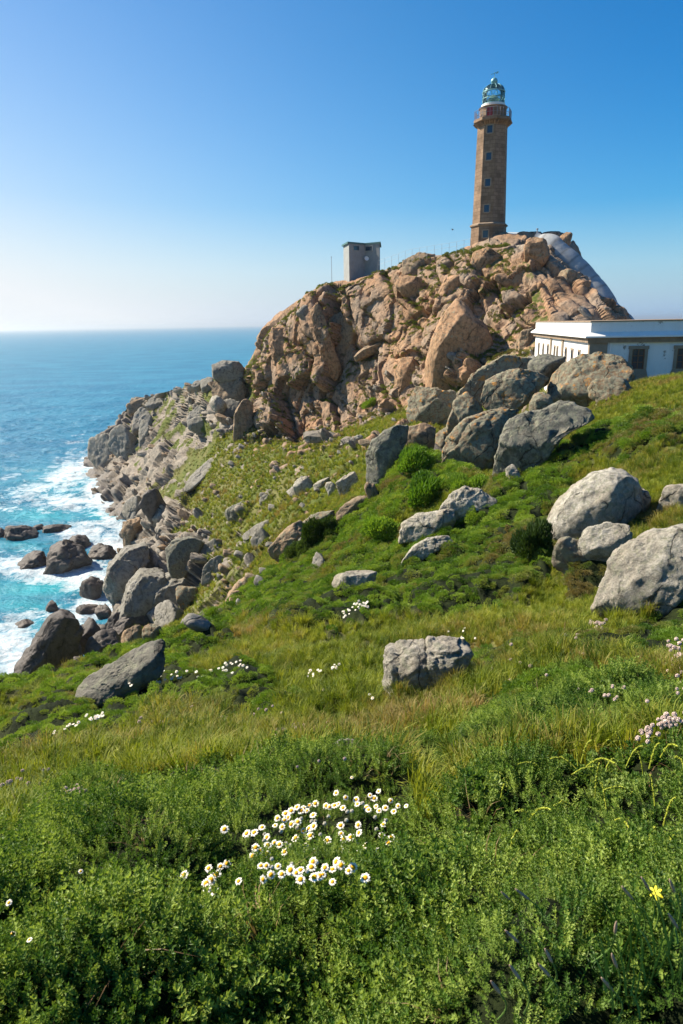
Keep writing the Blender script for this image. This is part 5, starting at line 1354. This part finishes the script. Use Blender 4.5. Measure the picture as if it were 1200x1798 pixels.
# single bushes
M['bushb'] = leaf_mat('bright_bush_leaves', (.05, .12, .01), (.13, .25, .02), (.24, .36, .045), None, .3, .8)
M['bushd'] = leaf_mat('dark_bush_leaves', (.03, .06, .012), (.06, .105, .02), (.11, .16, .035), None, .25, .8)
for i, (bb, mt, lab) in enumerate([((697,782,764,828),'bushb','round bright green bush growing below the blocky brown boulder'),
    ((700,826,800,888),'bushb','largest bright green bush, under the round bush and beside the brown rubble'),
    ((790,818,852,862),'bushb','low bright green bush reaching towards the dark wedge boulder'),
    ((536,900,600,952),'bushd','dark green bush on the rock band beside the broken brown rock'),
    ((500,940,550,985),'bushd','dark green bush at the lower end of the rock band'),
    ((640,905,720,950),'bushb','flat green bush on the mat left of the pale outcrop slab'),
    ((905,905,985,975),'bushd','dark bush added for the shaded area beside the large rounded boulder'),  # dark clump added to stand in for a patch of shade
    ((640,700,668,716),'bushb','tiny green bush at the foot of the crag')]):
    g, _k = ground_at((bb[0]+bb[2])/2, bb[3] - 4, -1, 99)
    if g is None: continue
    zc = float((g - EYE) @ _f); W_ = (bb[2]-bb[0]) * zc / FPX / 2; H_ = (bb[3]-bb[1]) * zc / FPX
    o = dome_proto('bush', 1100 + i, M[mt], 1.0, 4200, .14, .045, .85); bpy.context.scene.collection.objects.link(o)
    o.location = g - np.array([0, 0, H_ * .12]); o.scale = (W_ * 1.35, W_ * 1.1, H_ * 1.35); o.rotation_euler = (0, .25, i * 1.3); tag(o, lab, 'bush')
# ------------------------------------------------------------------ flowers: every head a thing of its own
M['petal'] = flat('daisy_white_petal', (.88, .85, .74), .6, .2, 0, .03); M['disc'] = flat('daisy_yellow_disc', (.80, .40, .01), .7, .2, 0, .1, 40)
M['stem'] = flat('flower_stem', (.09, .16, .03), .6); M['thrift'] = flat('thrift_pink', (.86, .72, .64), .8, .2, 0, .2, 60); M['yellowpetal'] = flat('yellow_petal', (.75, .66, .03), .6)
M['spike'] = flat('yellow_green_spike', (.36, .40, .04), .6, .3, 0, .2, 30); M['seedhead'] = flat('purple_seedhead', (.34, .24, .18), .8, .2, 0, .3, 80)
def petals_mesh(name, seed, n=17, R1=1.0, r0=.26, mat='petal'):
    rs = np.random.RandomState(seed); V = []; F = []
    for k in range(n):
        a = 2*pi*k/n + rs.normal()*.05; L_ = R1 * rs.uniform(.88, 1.04); d = np.array([cos(a), sin(a), 0]); s = np.array([-sin(a), cos(a), 0]); dz = rs.uniform(-.22, .08)
        w_ = .17; b = len(V)
        V += [d*r0 - s*w_*.5, d*r0 + s*w_*.5, d*L_*.65 - s*w_ + [0, 0, .06+dz*.4], d*L_*.65 + s*w_ + [0, 0, .06+dz*.4], d*L_ - s*w_*.45 + [0, 0, dz], d*L_ + s*w_*.45 + [0, 0, dz]]
        F += [(b, b+1, b+3, b+2), (b+2, b+3, b+5, b+4)]
    return mesh_from(name, V, F, [M[mat]], False, link=False).data
pet = [petals_mesh('petals', 5 + i, 15 + i, 1.0, .3) for i in range(3)]
_m = MB(); _m.lathe([(.02, -.05), (.44, -.02), (.5, .08), (.36, .22), (.02, .28)], 12)
_o = _m.build('disc', M['disc'], None, True); disc_me = _o.data; bpy.data.objects.remove(_o)
_m = MB(); _m.tube([(0, 0, -.05), (.1, .02, -1.5), (.05, -.06, -3.2)], .055, 5); _o = _m.build('stem', M['stem'], None, True); stem_me = _o.data; bpy.data.objects.remove(_o)
_m = MB(); _m.tube([(0, 0, -.4), (.3, .1, -3), (.1, -.1, -7)], .09, 5); _o = _m.build('stem', M['stem'], None, True); tstem_me = _o.data; bpy.data.objects.remove(_o)
# thrift head: a ball of small florets
rs = np.random.RandomState(8); V = []; F = []
for k in range(46):
    d = rs.normal(size=3); d[2] = d[2] * .8 + .25; d /= np.linalg.norm(d); s = np.cross(d, rs.normal(size=3)); s /= np.linalg.norm(s); t2 = np.cross(d, s); b = len(V); c = d * .82
    for j in range(5): V.append(c + d * .22 + (s * cos(2*pi*j/5) + t2 * sin(2*pi*j/5)) * .33)
    V.append(c * .8); F += [(b+j, b+(j+1) % 5, b+5) for j in range(5)]
nI, fI = ico(2); b = len(V); V += list(nI * .8); F += [tuple(f + b) for f in fI]
thead_me = mesh_from('flower_head', V, F, [M['thrift']], False, link=False).data
def far_daisy_mesh(seed):
    p = petals_mesh('daisy', seed, 11); me = p.copy(); me.materials.append(M['disc']); bm = bmesh.new(); bm.from_mesh(me)
    r_ = bmesh.ops.create_cone(bm, cap_ends=True, segments=8, radius1=.34, radius2=.2, depth=.2, matrix=Matrix.Translation((0, 0, .08)))
    for f in {f for v in r_['verts'] for f in v.link_faces}: f.material_index = 1
    bm.to_mesh(me); bm.free(); return me
fdm = [far_daisy_mesh(31), far_daisy_mesh(37)]
frs = np.random.RandomState(21)
def part(name, me, root): o = bpy.data.objects.new(name, me); COL.objects.link(o); o.parent = root; return o
def put(px, py, hgt, rad_px, lo, tiltc=.35, toward=.35, zmin=0):
    g, k = ground_at(px, py + 0, -1, 99, 2.5)
    if g is None: return None
    rg = math.hypot(g[0], g[1]); zc = float((g - EYE) @ _f)
    # the head stands hgt above the ground: move along the sight line towards the eye until it does
    d = ray(px, py); P = EYE + d * (np.linalg.norm(g - EYE) - hgt * 1.15 / max(.3, abs(d[2])))
    n = np.array([0, 0, .85]) + (toward + .25) * (-np.array([d[0], d[1], 0])) + np.array([SUNV.x, SUNV.y, 0]) * .35 + frs.normal(size=3) * tiltc * .5
    return P, Vector(n).to_track_quat('Z', 'Y').to_euler(), rad_px * float((P - EYE) @ _f) / FPX
DP = [(767,57),(697,125),(840,135),(858,148),(876,118),(927,158),(738,145),(782,153),(787,172),(726,188),(826,187),(834,196),(865,182),(878,200),(905,188),(940,203),(958,180),(992,180),(610,170),(585,178),(560,190),(532,185),(508,200),(600,218),(575,200),(550,200),(690,178),(705,172),(655,180),(670,185),(484,212),(450,232),(480,240),(495,228),(440,262),(470,268),(508,257),(536,247),(385,270),(352,292),(320,296),(227,278),(405,312),(410,345),(458,342),(437,335),(358,355),(346,392),(405,382),(560,285),(582,275),(602,265),(526,315),(588,305),(716,262),(790,260),(660,325),(793,293),(758,312),(730,320),(718,296),(896,258),(890,305),(930,312),(918,335),(556,370),(611,370),(712,362),(738,378),(820,348),(787,378),(815,372),(845,375),(875,368),(838,410),(868,410),(790,418),(697,415),(727,402),(718,430),(600,415),(593,438),(650,440),(640,470),(682,447),(750,453),(768,440),(605,480),(628,475),(682,500),(547,450),(505,450),(530,462),(547,490),(468,468),(452,434),(403,432),(390,490),(423,470),(286,497),(238,423),(210,435),(160,443),(193,470),(170,492),(150,507),(152,530),(187,540),(57,470),(820,483),(900,393),(940,425),(480,373),(377,368),(380,432)]
near_d = [(300 + x / 2.4, 1340 + y / 2.4, 1) for x, y in DP]
lone = [(142, 1530), (265, 1557), (22, 1640), (16, 1585), (52, 1650), (618, 1365)]
for j, (px, py, _w) in enumerate(near_d + [(a, b, 0) for a, b in lone]):
    q = put(px, py, .15 + (.06 if 1430 < py < 1500 else 0), (5.8 + 3.2 * min(max((py - 1390) / 150, 0), 1)) * frs.uniform(.72, 1.12) * (1 if _w else .6), 0)
    if q is None: continue
    P, e, s = q; root = empty('daisy', P); root.rotation_euler = e; root.scale = (s, s, s)
    part('petals', pet[j % 3], root); part('disc', disc_me, root); part('stem', stem_me, root)
    if _w: tag(root, 'white daisy with a yellow disc in the large clump on the near salt bush', 'daisy', 'daisies in the large near clump')
    else: tag(root, 'white daisy standing alone in the salt bush away from the large clump', 'daisy', 'daisies standing alone in the near salt bush')
# small buds between the heads
for j in range(30):
    a = frs.uniform(0, 1); px = 470 + a * 210 + frs.normal() * 12; py = 1500 - a * 60 + frs.uniform(-45, 45)
    q = put(px, py, .17, 3.2, 0)
    if q is None: continue
    P, e, s = q; o = part('daisy_bud', thead_me, None); o.location = P; o.scale = (s, s, s); o.data = disc_me if False else o.data
    if j == 0:
        bud = thead_me.copy(); bud.materials.clear(); bud.materials.append(M['petal'])
    o.data = bud; tag(o, 'small closed white daisy bud in the large near clump', 'daisy bud', 'daisy buds in the large near clump')
# daisies farther off, in drifts
def drift(n, pts, spread, size, me, name, label, cat, group, hgt=.3, root_parts=None):
    for j in range(n):
        i = frs.randint(0, len(pts)); a = pts[i]; b_ = pts[min(i + 1, len(pts) - 1)]; u = frs.uniform()
        px = a[0] + (b_[0] - a[0]) * u + frs.normal() * spread; py = a[1] + (b_[1] - a[1]) * u + frs.normal() * spread * .45
        q = put(px, py, hgt, size * frs.uniform(.75, 1.2), 0)
        if q is None: continue
        P, e, s = q
        if root_parts:
            root = empty(name, P); root.rotation_euler = (frs.normal() * .15, frs.normal() * .15, frs.uniform(0, 6)); root.scale = (s, s, s)
            for nm, m_ in root_parts: part(nm, m_, root)
            tag(root, label, cat, group)
        else:
            o = bpy.data.objects.new(name, me[j % len(me)] if isinstance(me, list) else me); COL.objects.link(o)
            o.location = P; o.rotation_euler = e; o.scale = (s, s, s); tag(o, label, cat, group)
drift(26, [(95,1285),(135,1268),(175,1258)], 7, 3.2, fdm, 'daisy', 'small white daisy in the drift beside the dark shrub strip', 'daisy', 'daisies beside the dark shrub strip')
drift(62, [(240,1200),(300,1190),(340,1180),(400,1172),(420,1165)], 12, 2.8, fdm, 'daisy', 'small white daisy in the long drift above the near grass, seaward side', 'daisy', 'daisies in the long seaward drift')
drift(14, [(535,1190),(560,1178),(590,1170)], 5, 2.8, fdm, 'daisy', 'small white daisy in the short drift between the lichen boulder and the sea', 'daisy', 'daisies in the short middle drift')
drift(34, [(596,1082),(612,1070),(640,1060)], 8, 2.3, fdm, 'daisy', 'tiny yellowish daisy flowering on the green mat', 'daisy', 'daisies on the green mat', .5)
drift(24, [(640,1225),(680,1222),(715,1205)], 10, 3.2, fdm, 'daisy', 'small white daisy at the foot of the pale lichen boulder', 'daisy', 'daisies at the foot of the lichen boulder')
drift(5, [(400,1328),(412,1324)], 4, 4.0, fdm, 'daisy', 'small white daisy in a lone group in the near grass', 'daisy', 'daisies in a lone near group')
drift(14, [(700,1128),(760,1110),(830,1120)], 18, 2.2, fdm, 'daisy', 'tiny white daisy in the grass behind the lichen boulder', 'daisy', 'daisies behind the lichen boulder')
TP = [('flower_head', thead_me), ('stem', tstem_me)]
drift(52, [(1118,1300),(1140,1280),(1170,1270),(1198,1262)], 11, 3.7, None, 'thrift_flower', 'pale pink round thrift head in the dense cluster at the photo edge', 'flower', 'thrift in the dense cluster', .3, TP)
drift(46, [(1168,1180),(1185,1160),(1195,1120),(1190,1210)], 14, 3.4, None, 'thrift_flower', 'pale pink round thrift head on the bank above the dense cluster', 'flower', 'thrift on the bank above the dense cluster', .34, TP)
drift(24, [(985,1128),(1010,1110),(1050,1095)], 9, 2.8, None, 'thrift_flower', 'pinkish thrift head in the grass below the huge pale slab', 'flower', 'thrift below the huge pale slab', .28, TP)
drift(26, [(1040,1160),(1080,1195),(1110,1230),(900,1160)], 26, 3.0, None, 'thrift_flower', 'scattered pale thrift head between the lichen boulder and the dense cluster', 'flower', 'scattered thrift in the near grass', .27, TP)
drift(40, [(10,1375),(45,1368),(100,1388),(135,1385)], 11, 3.4, None, 'thrift_flower', 'whitish pink thrift head beside the dark green bank near the photo edge', 'flower', 'thrift beside the dark green bank', .3, TP)
drift(34, [(225,1330),(290,1352),(330,1340),(250,1310)], 15, 3.0, None, 'thrift_flower', 'whitish pink thrift head in the grass uphill from the dark green bank', 'flower', 'thrift uphill from the dark green bank', .3, TP)
drift(16, [(480,1290),(520,1272)], 9, 2.7, None, 'thrift_flower', 'tiny pink thrift head in the grass seaward of the small white stone', 'flower', 'thrift by the small white stone', .3, TP)
drift(46, [(60,1330),(180,1300),(330,1260),(480,1230),(560,1330),(420,1290)], 40, 2.6, None, 'thrift_flower', 'tiny pale thrift head scattered thinly over the seaward near grass', 'flower', 'thinly scattered thrift in the seaward grass', .3, TP)
# yellow-green flowering spikes at the near right
def spike(px, py, dx, dy, hgt, seed):
    rs = np.random.RandomState(seed); g, _k = ground_at(px, py, -1, 5)
    if g is None: return
    rg = math.hypot(g[0], g[1]) - .17; a = at(px, py, r=rg); b_ = at(px + dx, py + dy, r=rg - rs.uniform(-.05, .1))
    m = MB(); n = 14; P = []
    for i in range(n + 1):
        u = i / n; p = a + (b_ - a) * u + _u * sin(u * pi) * hgt * .12 * rs.uniform(.9, 1.1); P.append(p - a)
    m.tube([tuple(p) for p in P], [.0026] * (n + 1), 5)
    for i in range(3, n + 1):
        for j in range(5):
            c = P[i] + (P[i] - P[i-1]) * rs.uniform(-.8, .2); d = rs.normal(size=3); d /= np.linalg.norm(d); e = c + d * .0075 * (1.15 - .5 * i / n)
            s = np.cross(d, rs.normal(size=3)); s = s / np.linalg.norm(s) * .0035; bq = len(m.V); m.V += [tuple(c - s), tuple(e), tuple(c + s), tuple((c + e) / 2 + np.cross(s, d))]; m.F += [(bq, bq+1, bq+3), (bq+1, bq+2, bq+3)]
    o = m.build('flower_spike', M['spike']); o.location = a
    tag(o, 'curved yellow-green flowering spike rising from the near salt bush', 'flower spike', 'yellow-green spikes on the near salt bush')
for i, (a_, b_, c_, d_) in enumerate([(1015,1345,-6,-38),(1020,1340,18,-40),(1012,1350,-45,-18),(1030,1345,50,-5),(1095,1330,-14,-45),(1090,1330,-24,-30),(1085,1340,-20,8),(1100,1345,30,-35),(1140,1350,18,-45),(1130,1360,-10,-40),(1160,1330,30,-20),
      (1185,1330,20,25),(1060,1355,-55,5),(960,1360,-50,-18),(900,1385,-40,-30),(880,1400,10,-20),(905,1425,30,20),(930,1440,38,-18),(1010,1430,12,45),(1008,1425,-35,-10),(1045,1400,8,-60),(1065,1420,-10,-45),(1150,1415,-8,-55),(1165,1450,22,-50),
      (1120,1400,-60,-12),(1105,1465,20,22),(1080,1440,30,25),(895,1500,15,-40),(1170,1500,20,-30),(1140,1480,14,-24)]):
    spike(a_, b_, c_, d_, .2, 700 + i)
# grass leaves with purplish seed heads at the near corner
def seedplant(px, py, dx, dy, seed):
    rs = np.random.RandomState(seed); g, _k = ground_at(px, py, -1, 5)
    if g is None: return
    rg = math.hypot(g[0], g[1]) - .1; a = at(px, py, r=rg); b_ = at(px + dx, py + dy, r=rg - .02); root = empty('seed_stalk', a)
    P = [(b_ - a) * u + _r * sin(u * pi) * .012 for u in np.linspace(0, 1, 8)]
    m = MB(); m.tube([tuple(p) for p in P], .0016, 5); m.build('stalk', M['stem'], root)
    t_ = (P[-1] - P[-2]) / np.linalg.norm(P[-1] - P[-2]); m = MB()
    m.tube([tuple(P[-1] + t_ * u) for u in (0, .008, .022, .038, .045)], [.0012, .0026, .003, .0022, .001], 8); m.build('seed_head', M['seedhead'], root, True)
    tag(root, 'slender stalk with a purplish seed head in the near corner', 'seed stalk', 'seed stalks in the near corner')
for i, (a_, b_, c_, d_) in enumerate([(1150,1630,-8,-65),(1130,1640,-18,-60),(1180,1640,6,-70),(1040,1690,40,-50),(950,1620,-20,-40),(925,1700,-14,-45),(960,1740,10,-50),(970,1760,-4,-45),(1085,1790,-8,-50),(875,1790,4,-45),(920,1780,-6,-60),(1195,1690,-4,-60),(890,1600,6,-20),(1070,1760,14,-60)]):
    seedplant(a_, b_, c_, d_, 800 + i)
def blade(px, py, dx, dy, seed):
    rs = np.random.RandomState(seed); g, _k = ground_at(px, py, -1, 5)
    if g is None: return None
    rg = math.hypot(g[0], g[1]) - .1; a = at(px, py, r=rg); b_ = at(px + dx, py + dy, r=rg - rs.uniform(-.04, .1)); V = []; n = 7
    for i in range(n + 1):
        u = i / n; p = a + (b_ - a) * u + _r * (rs.uniform(-1, 1) * 0 + .008 * sin(u * 2.5)); w_ = .0024 * (1 - u ** 2) + .0003; V += [p - _r * w_, p + _r * w_ + _f * .003]
    return V
V = []; F = []
for i in range(46):
    px = frs.uniform(1060, 1200); py = frs.uniform(1600, 1790); bl_ = blade(px, py, frs.uniform(-40, 30), -frs.uniform(50, 120), i)
    if bl_ is None: continue
    b = len(V); V += bl_; F += [(b+2*j, b+2*j+1, b+2*j+3, b+2*j+2) for j in range(7)]
M['blade'] = flat('blade_green', (.10, .19, .03), .5, .4)
go_ = mesh_from('broad_grass', V, F, [M['blade']], True); tag(go_, 'broad green grass blades in the near corner', None, None, 'stuff')
q = put(1152, 1567, .15, 14, 0)
if q:
    P, e, s = q; root = empty('yellow_flower', P); root.rotation_euler = e; root.scale = (s, s, s)
    part('petals', petals_mesh('petals', 77, 6, .9, .05, 'yellowpetal'), root); part('stem', stem_me, root); tag(root, 'single bright yellow flower among the near grass blades', 'flower')
# brown dock stalks
for i, (px, py, h_) in enumerate([(356,1385,46),(772,1378,34),(783,1372,26),(628,1222,20),(990,1115,22),(965,1310,24),(640,1230,16),(1005,1300,18),(1130,1165,18),(333,1500,30)]):
    g, _k = ground_at(px, py, -1, 9)
    if g is None: continue
    zc = float((g - EYE) @ _f); H = h_ * zc / FPX * 1.1; rs = np.random.RandomState(i); m = MB(); m.tube([(0, 0, -.03), (.01, 0, H)], [.004, .002], 5)
    for k in range(int(60)):
        z_ = H * rs.uniform(.3, 1); a = rs.uniform(0, 6.28); r_ = .09 * H * (1.2 - z_ / H); c = np.array([cos(a) * r_ * .4, sin(a) * r_ * .4, z_]); d = np.array([cos(a), sin(a), .9]) * r_ * .8; s = np.array([-sin(a), cos(a), 0]) * r_ * .3
        b = len(m.V); m.V += [tuple(c - s), tuple(c + s), tuple(c + d)]; m.F.append((b, b+1, b+2))
    o = m.build('dock_stalk', M['dry']); o.location = g; tag(o, 'reddish brown dried dock stalk in the near grass', 'plant', 'dried dock stalks')
# ------------------------------------------------------------------ sea
def sea_mat():
    t = NT('sea_water'); P = t.pos(); foam = t.attr('foam'); tq = t.attr('turq')
    deep = t.mix(t.ramp(t.noise(t.scale(P, (.02, .03, 1)), 1.0, 4, .6), [(.4, 0), (.6, 1)]), (.014, .145, .25), (.028, .20, .31))
    c = t.mix(tq, deep, (.03, .36, .42))
    # foam lace
    Pw = t.node('ShaderNodeVectorMath'); Pw.operation = 'ADD'; t.L(P, Pw.inputs[0])
    nz = t.node('ShaderNodeTexNoise'); t.L(P, nz.inputs['Vector']); nz.inputs['Scale'].default_value = .13; nz.inputs['Detail'].default_value = 5
    sc = t.node('ShaderNodeVectorMath'); sc.operation = 'SCALE'; t.L(nz.outputs['Color'], sc.inputs[0]); sc.inputs['Scale'].default_value = 9
    t.L(sc.outputs[0], Pw.inputs[1]); PW = Pw.outputs[0]
    lace = t.vor(t.scale(PW, (1, 1, .01)), .36, 'DISTANCE_TO_EDGE')
    lace2 = t.vor(t.scale(PW, (1, 1, .01)), 1.1, 'DISTANCE_TO_EDGE')
    blot = t.noise(PW, .22, 8, .68)
    blot2 = t.noise(P, 1.2, 6, .7)
    v = t.math('ADD', foam, t.math('MULTIPLY', t.math('SUBTRACT', blot, .5), 2.0))
    v = t.math('ADD', v, t.math('MULTIPLY', t.math('SUBTRACT', blot2, .5), .7))
    v = t.math('SUBTRACT', v, t.math('MULTIPLY', lace, .55)); v = t.math('SUBTRACT', v, t.math('MULTIPLY', lace2, .35))
    f = t.ramp(v, [(.34, 0), (.52, .5), (.95, 1)])
    f = t.math('MULTIPLY', f, t.ramp(foam, [(.02, 0), (.2, 1)]))
    # whitecaps offshore
    cap = t.noise(t.scale(P, (.9, .55, 1)), .12, 7, .78)
    cap = t.ramp(t.math('ADD', cap, t.math('MULTIPLY', t.noise(P, .01, 2), .12)), [(.712, 0), (.745, .8)])
    f = t.math('MAXIMUM', f, cap)
    fc = t.ramp(t.noise(PW, 1.3, 6, .7), [(.35, (.42, .52, .56)), (.6, (.74, .77, .78))])
    col = t.mix(f, c, fc)
    b = t.bump(t.noise(t.scale(P, (.75, 1.0, 1)), .16, 9, .66), 1.8, .9)
    b = t.bump(t.noise(P, 1.1, 6, .65), .18, .8, b)
    cd = t.node('ShaderNodeVectorMath'); cd.operation = 'LENGTH'; t.L(P, cd.inputs[0])
    farw = t.math('DIVIDE', cd.outputs['Value'], 900, clamp=True)
    rough = t.math('ADD', t.math('ADD', .2, t.math('MULTIPLY', farw, .3)), t.math('MULTIPLY', f, .5), clamp=True)
    t.b.inputs['IOR'].default_value = 1.33
    return t.done(col, rough, b, .32)
M['sea'] = sea_mat()
saz = np.radians(np.concatenate([np.arange(-80, -32, 1.5), np.arange(-32, 5, .11), np.arange(5, 80, 1.5)]))
def _sr():
    r = [40.0]
    while r[-1] < 70000: r.append(r[-1] + max(.35, r[-1] * (.0036 if r[-1] < 600 else .05)))
    return np.array(r)
sr = _sr()
SX = np.outer(np.sin(saz), sr); SY = np.outer(np.cos(saz), sr)
sp = np.stack([SX.ravel(), SY.ravel(), np.zeros(SX.size)], 1)
dist = np.hypot(sp[:, 0], sp[:, 1])
# the shore: depth of the ground under each water point
def terrain_z(x, y):
    a = np.arctan2(x, y); r = np.hypot(x, y)
    ci = np.interp(a, AZ, np.arange(NC)); c0 = np.clip(ci.round().astype(int), 0, NC - 1)
    out = np.full(len(x), -9.0)
    for c in np.unique(c0):
        m = c0 == c; out[m] = np.interp(r[m], GR[c], GZ[c])
    return out
near = dist < 420
tz = np.full(len(sp), -9.0); tz[near] = terrain_z(sp[near, 0], sp[near, 1])
foam = np.zeros(len(sp)); turq = np.zeros(len(sp))
spx, spy, _ = project(sp)
foam = np.maximum(foam, sstep(-4.5, -.5, tz) * .8)
def blob(px, py, rx, ry, amp, ang=0.0, arr=None):
    u = spx - px; v = spy - py; c, s = cos(ang), sin(ang)
    e = np.exp(-(((u*c + v*s) / rx) ** 2 + ((-u*s + v*c) / ry) ** 2))
    np.maximum(arr, e * amp, out=arr)
for b in [(130,830,75,34,.95,-.35),(60,860,70,22,.75,-.2),(120,880,90,22,.85,0),(170,870,40,40,1,0),(200,960,50,40,1,0),(60,1000,110,26,.95,.1),
          (150,1010,60,36,1,0),(120,1090,60,40,.9,0),(30,1130,60,60,.95,0),(60,1075,60,18,.6,0),(170,1060,50,30,1,0),(20,930,60,14,.7,0),
          (150,935,60,24,.9,0),(30,1170,60,40,1,0),(20,795,90,7,.35,0),(140,775,50,6,.5,-.1),(20,835,40,8,.5,-.2),(10,890,60,8,.6,0)]:
    blob(*b, arr=foam)
for b in [(70,905,90,14,.7,.05),(185,905,40,12,.9,0),(70,1030,90,16,.9,-.05),(40,1060,70,16,.7,0),(110,850,90,30,.4,0),(90,1100,50,20,.5,0),(40,960,60,12,.5,0)]:
    blob(*b, arr=turq)
foam *= (dist < 420); turq *= (dist < 420)
# swell
zz = np.zeros(len(sp)); rs = np.random.RandomState(4)
fade = 1 - sstep(220, 900, dist)
wv = fbm(np.stack([sp[:, 0] * .045, sp[:, 1] * .07, sp[:, 2]], 1), 5, 5, .5)
wv2 = fbm(np.stack([sp[:, 0] * .35, sp[:, 1] * .45, sp[:, 2]], 1), 3, 9, .5)
zz += fade * ((1 - np.abs(wv)) ** 2 * .9 - .4 + wv2 * .16)
sp[:, 2] = zz - dist ** 2 / (2 * 6.371e6) * 0
ii = np.arange(SX.size).reshape(SX.shape)
sq = np.stack([ii[:-1, :-1], ii[1:, :-1], ii[1:, 1:], ii[:-1, 1:]], -1).reshape(-1, 4)[:, ::-1]
sea = mesh_from('sea', sp, np.ascontiguousarray(sq), [M['sea']])
fattr(sea, 'foam', foam); fattr(sea, 'turq', turq)
tag(sea, 'blue green ocean with white surf along the rocks', None, None, 'structure')
# ------------------------------------------------------------------ sea haze
hm = bpy.data.materials.new('sea_haze'); hm.use_nodes = True; hn = hm.node_tree
for n in list(hn.nodes):
    if n.type == 'BSDF_PRINCIPLED': hn.nodes.remove(n)
pvn = hn.nodes.new('ShaderNodeVolumePrincipled'); pvn.inputs['Color'].default_value = (.86, .94, 1, 1)
pvn.inputs['Density'].default_value = 1.0e-4; pvn.inputs['Anisotropy'].default_value = .6
hn.links.new(pvn.outputs[0], hn.nodes['Material Output'].inputs['Volume'])
hzb = MB(); hzb.box(-60000, -2000, -12, 60000, 75000, 98); ho = hzb.build('haze', hm); tag(ho, 'thin pale sea haze', None, None, 'stuff')
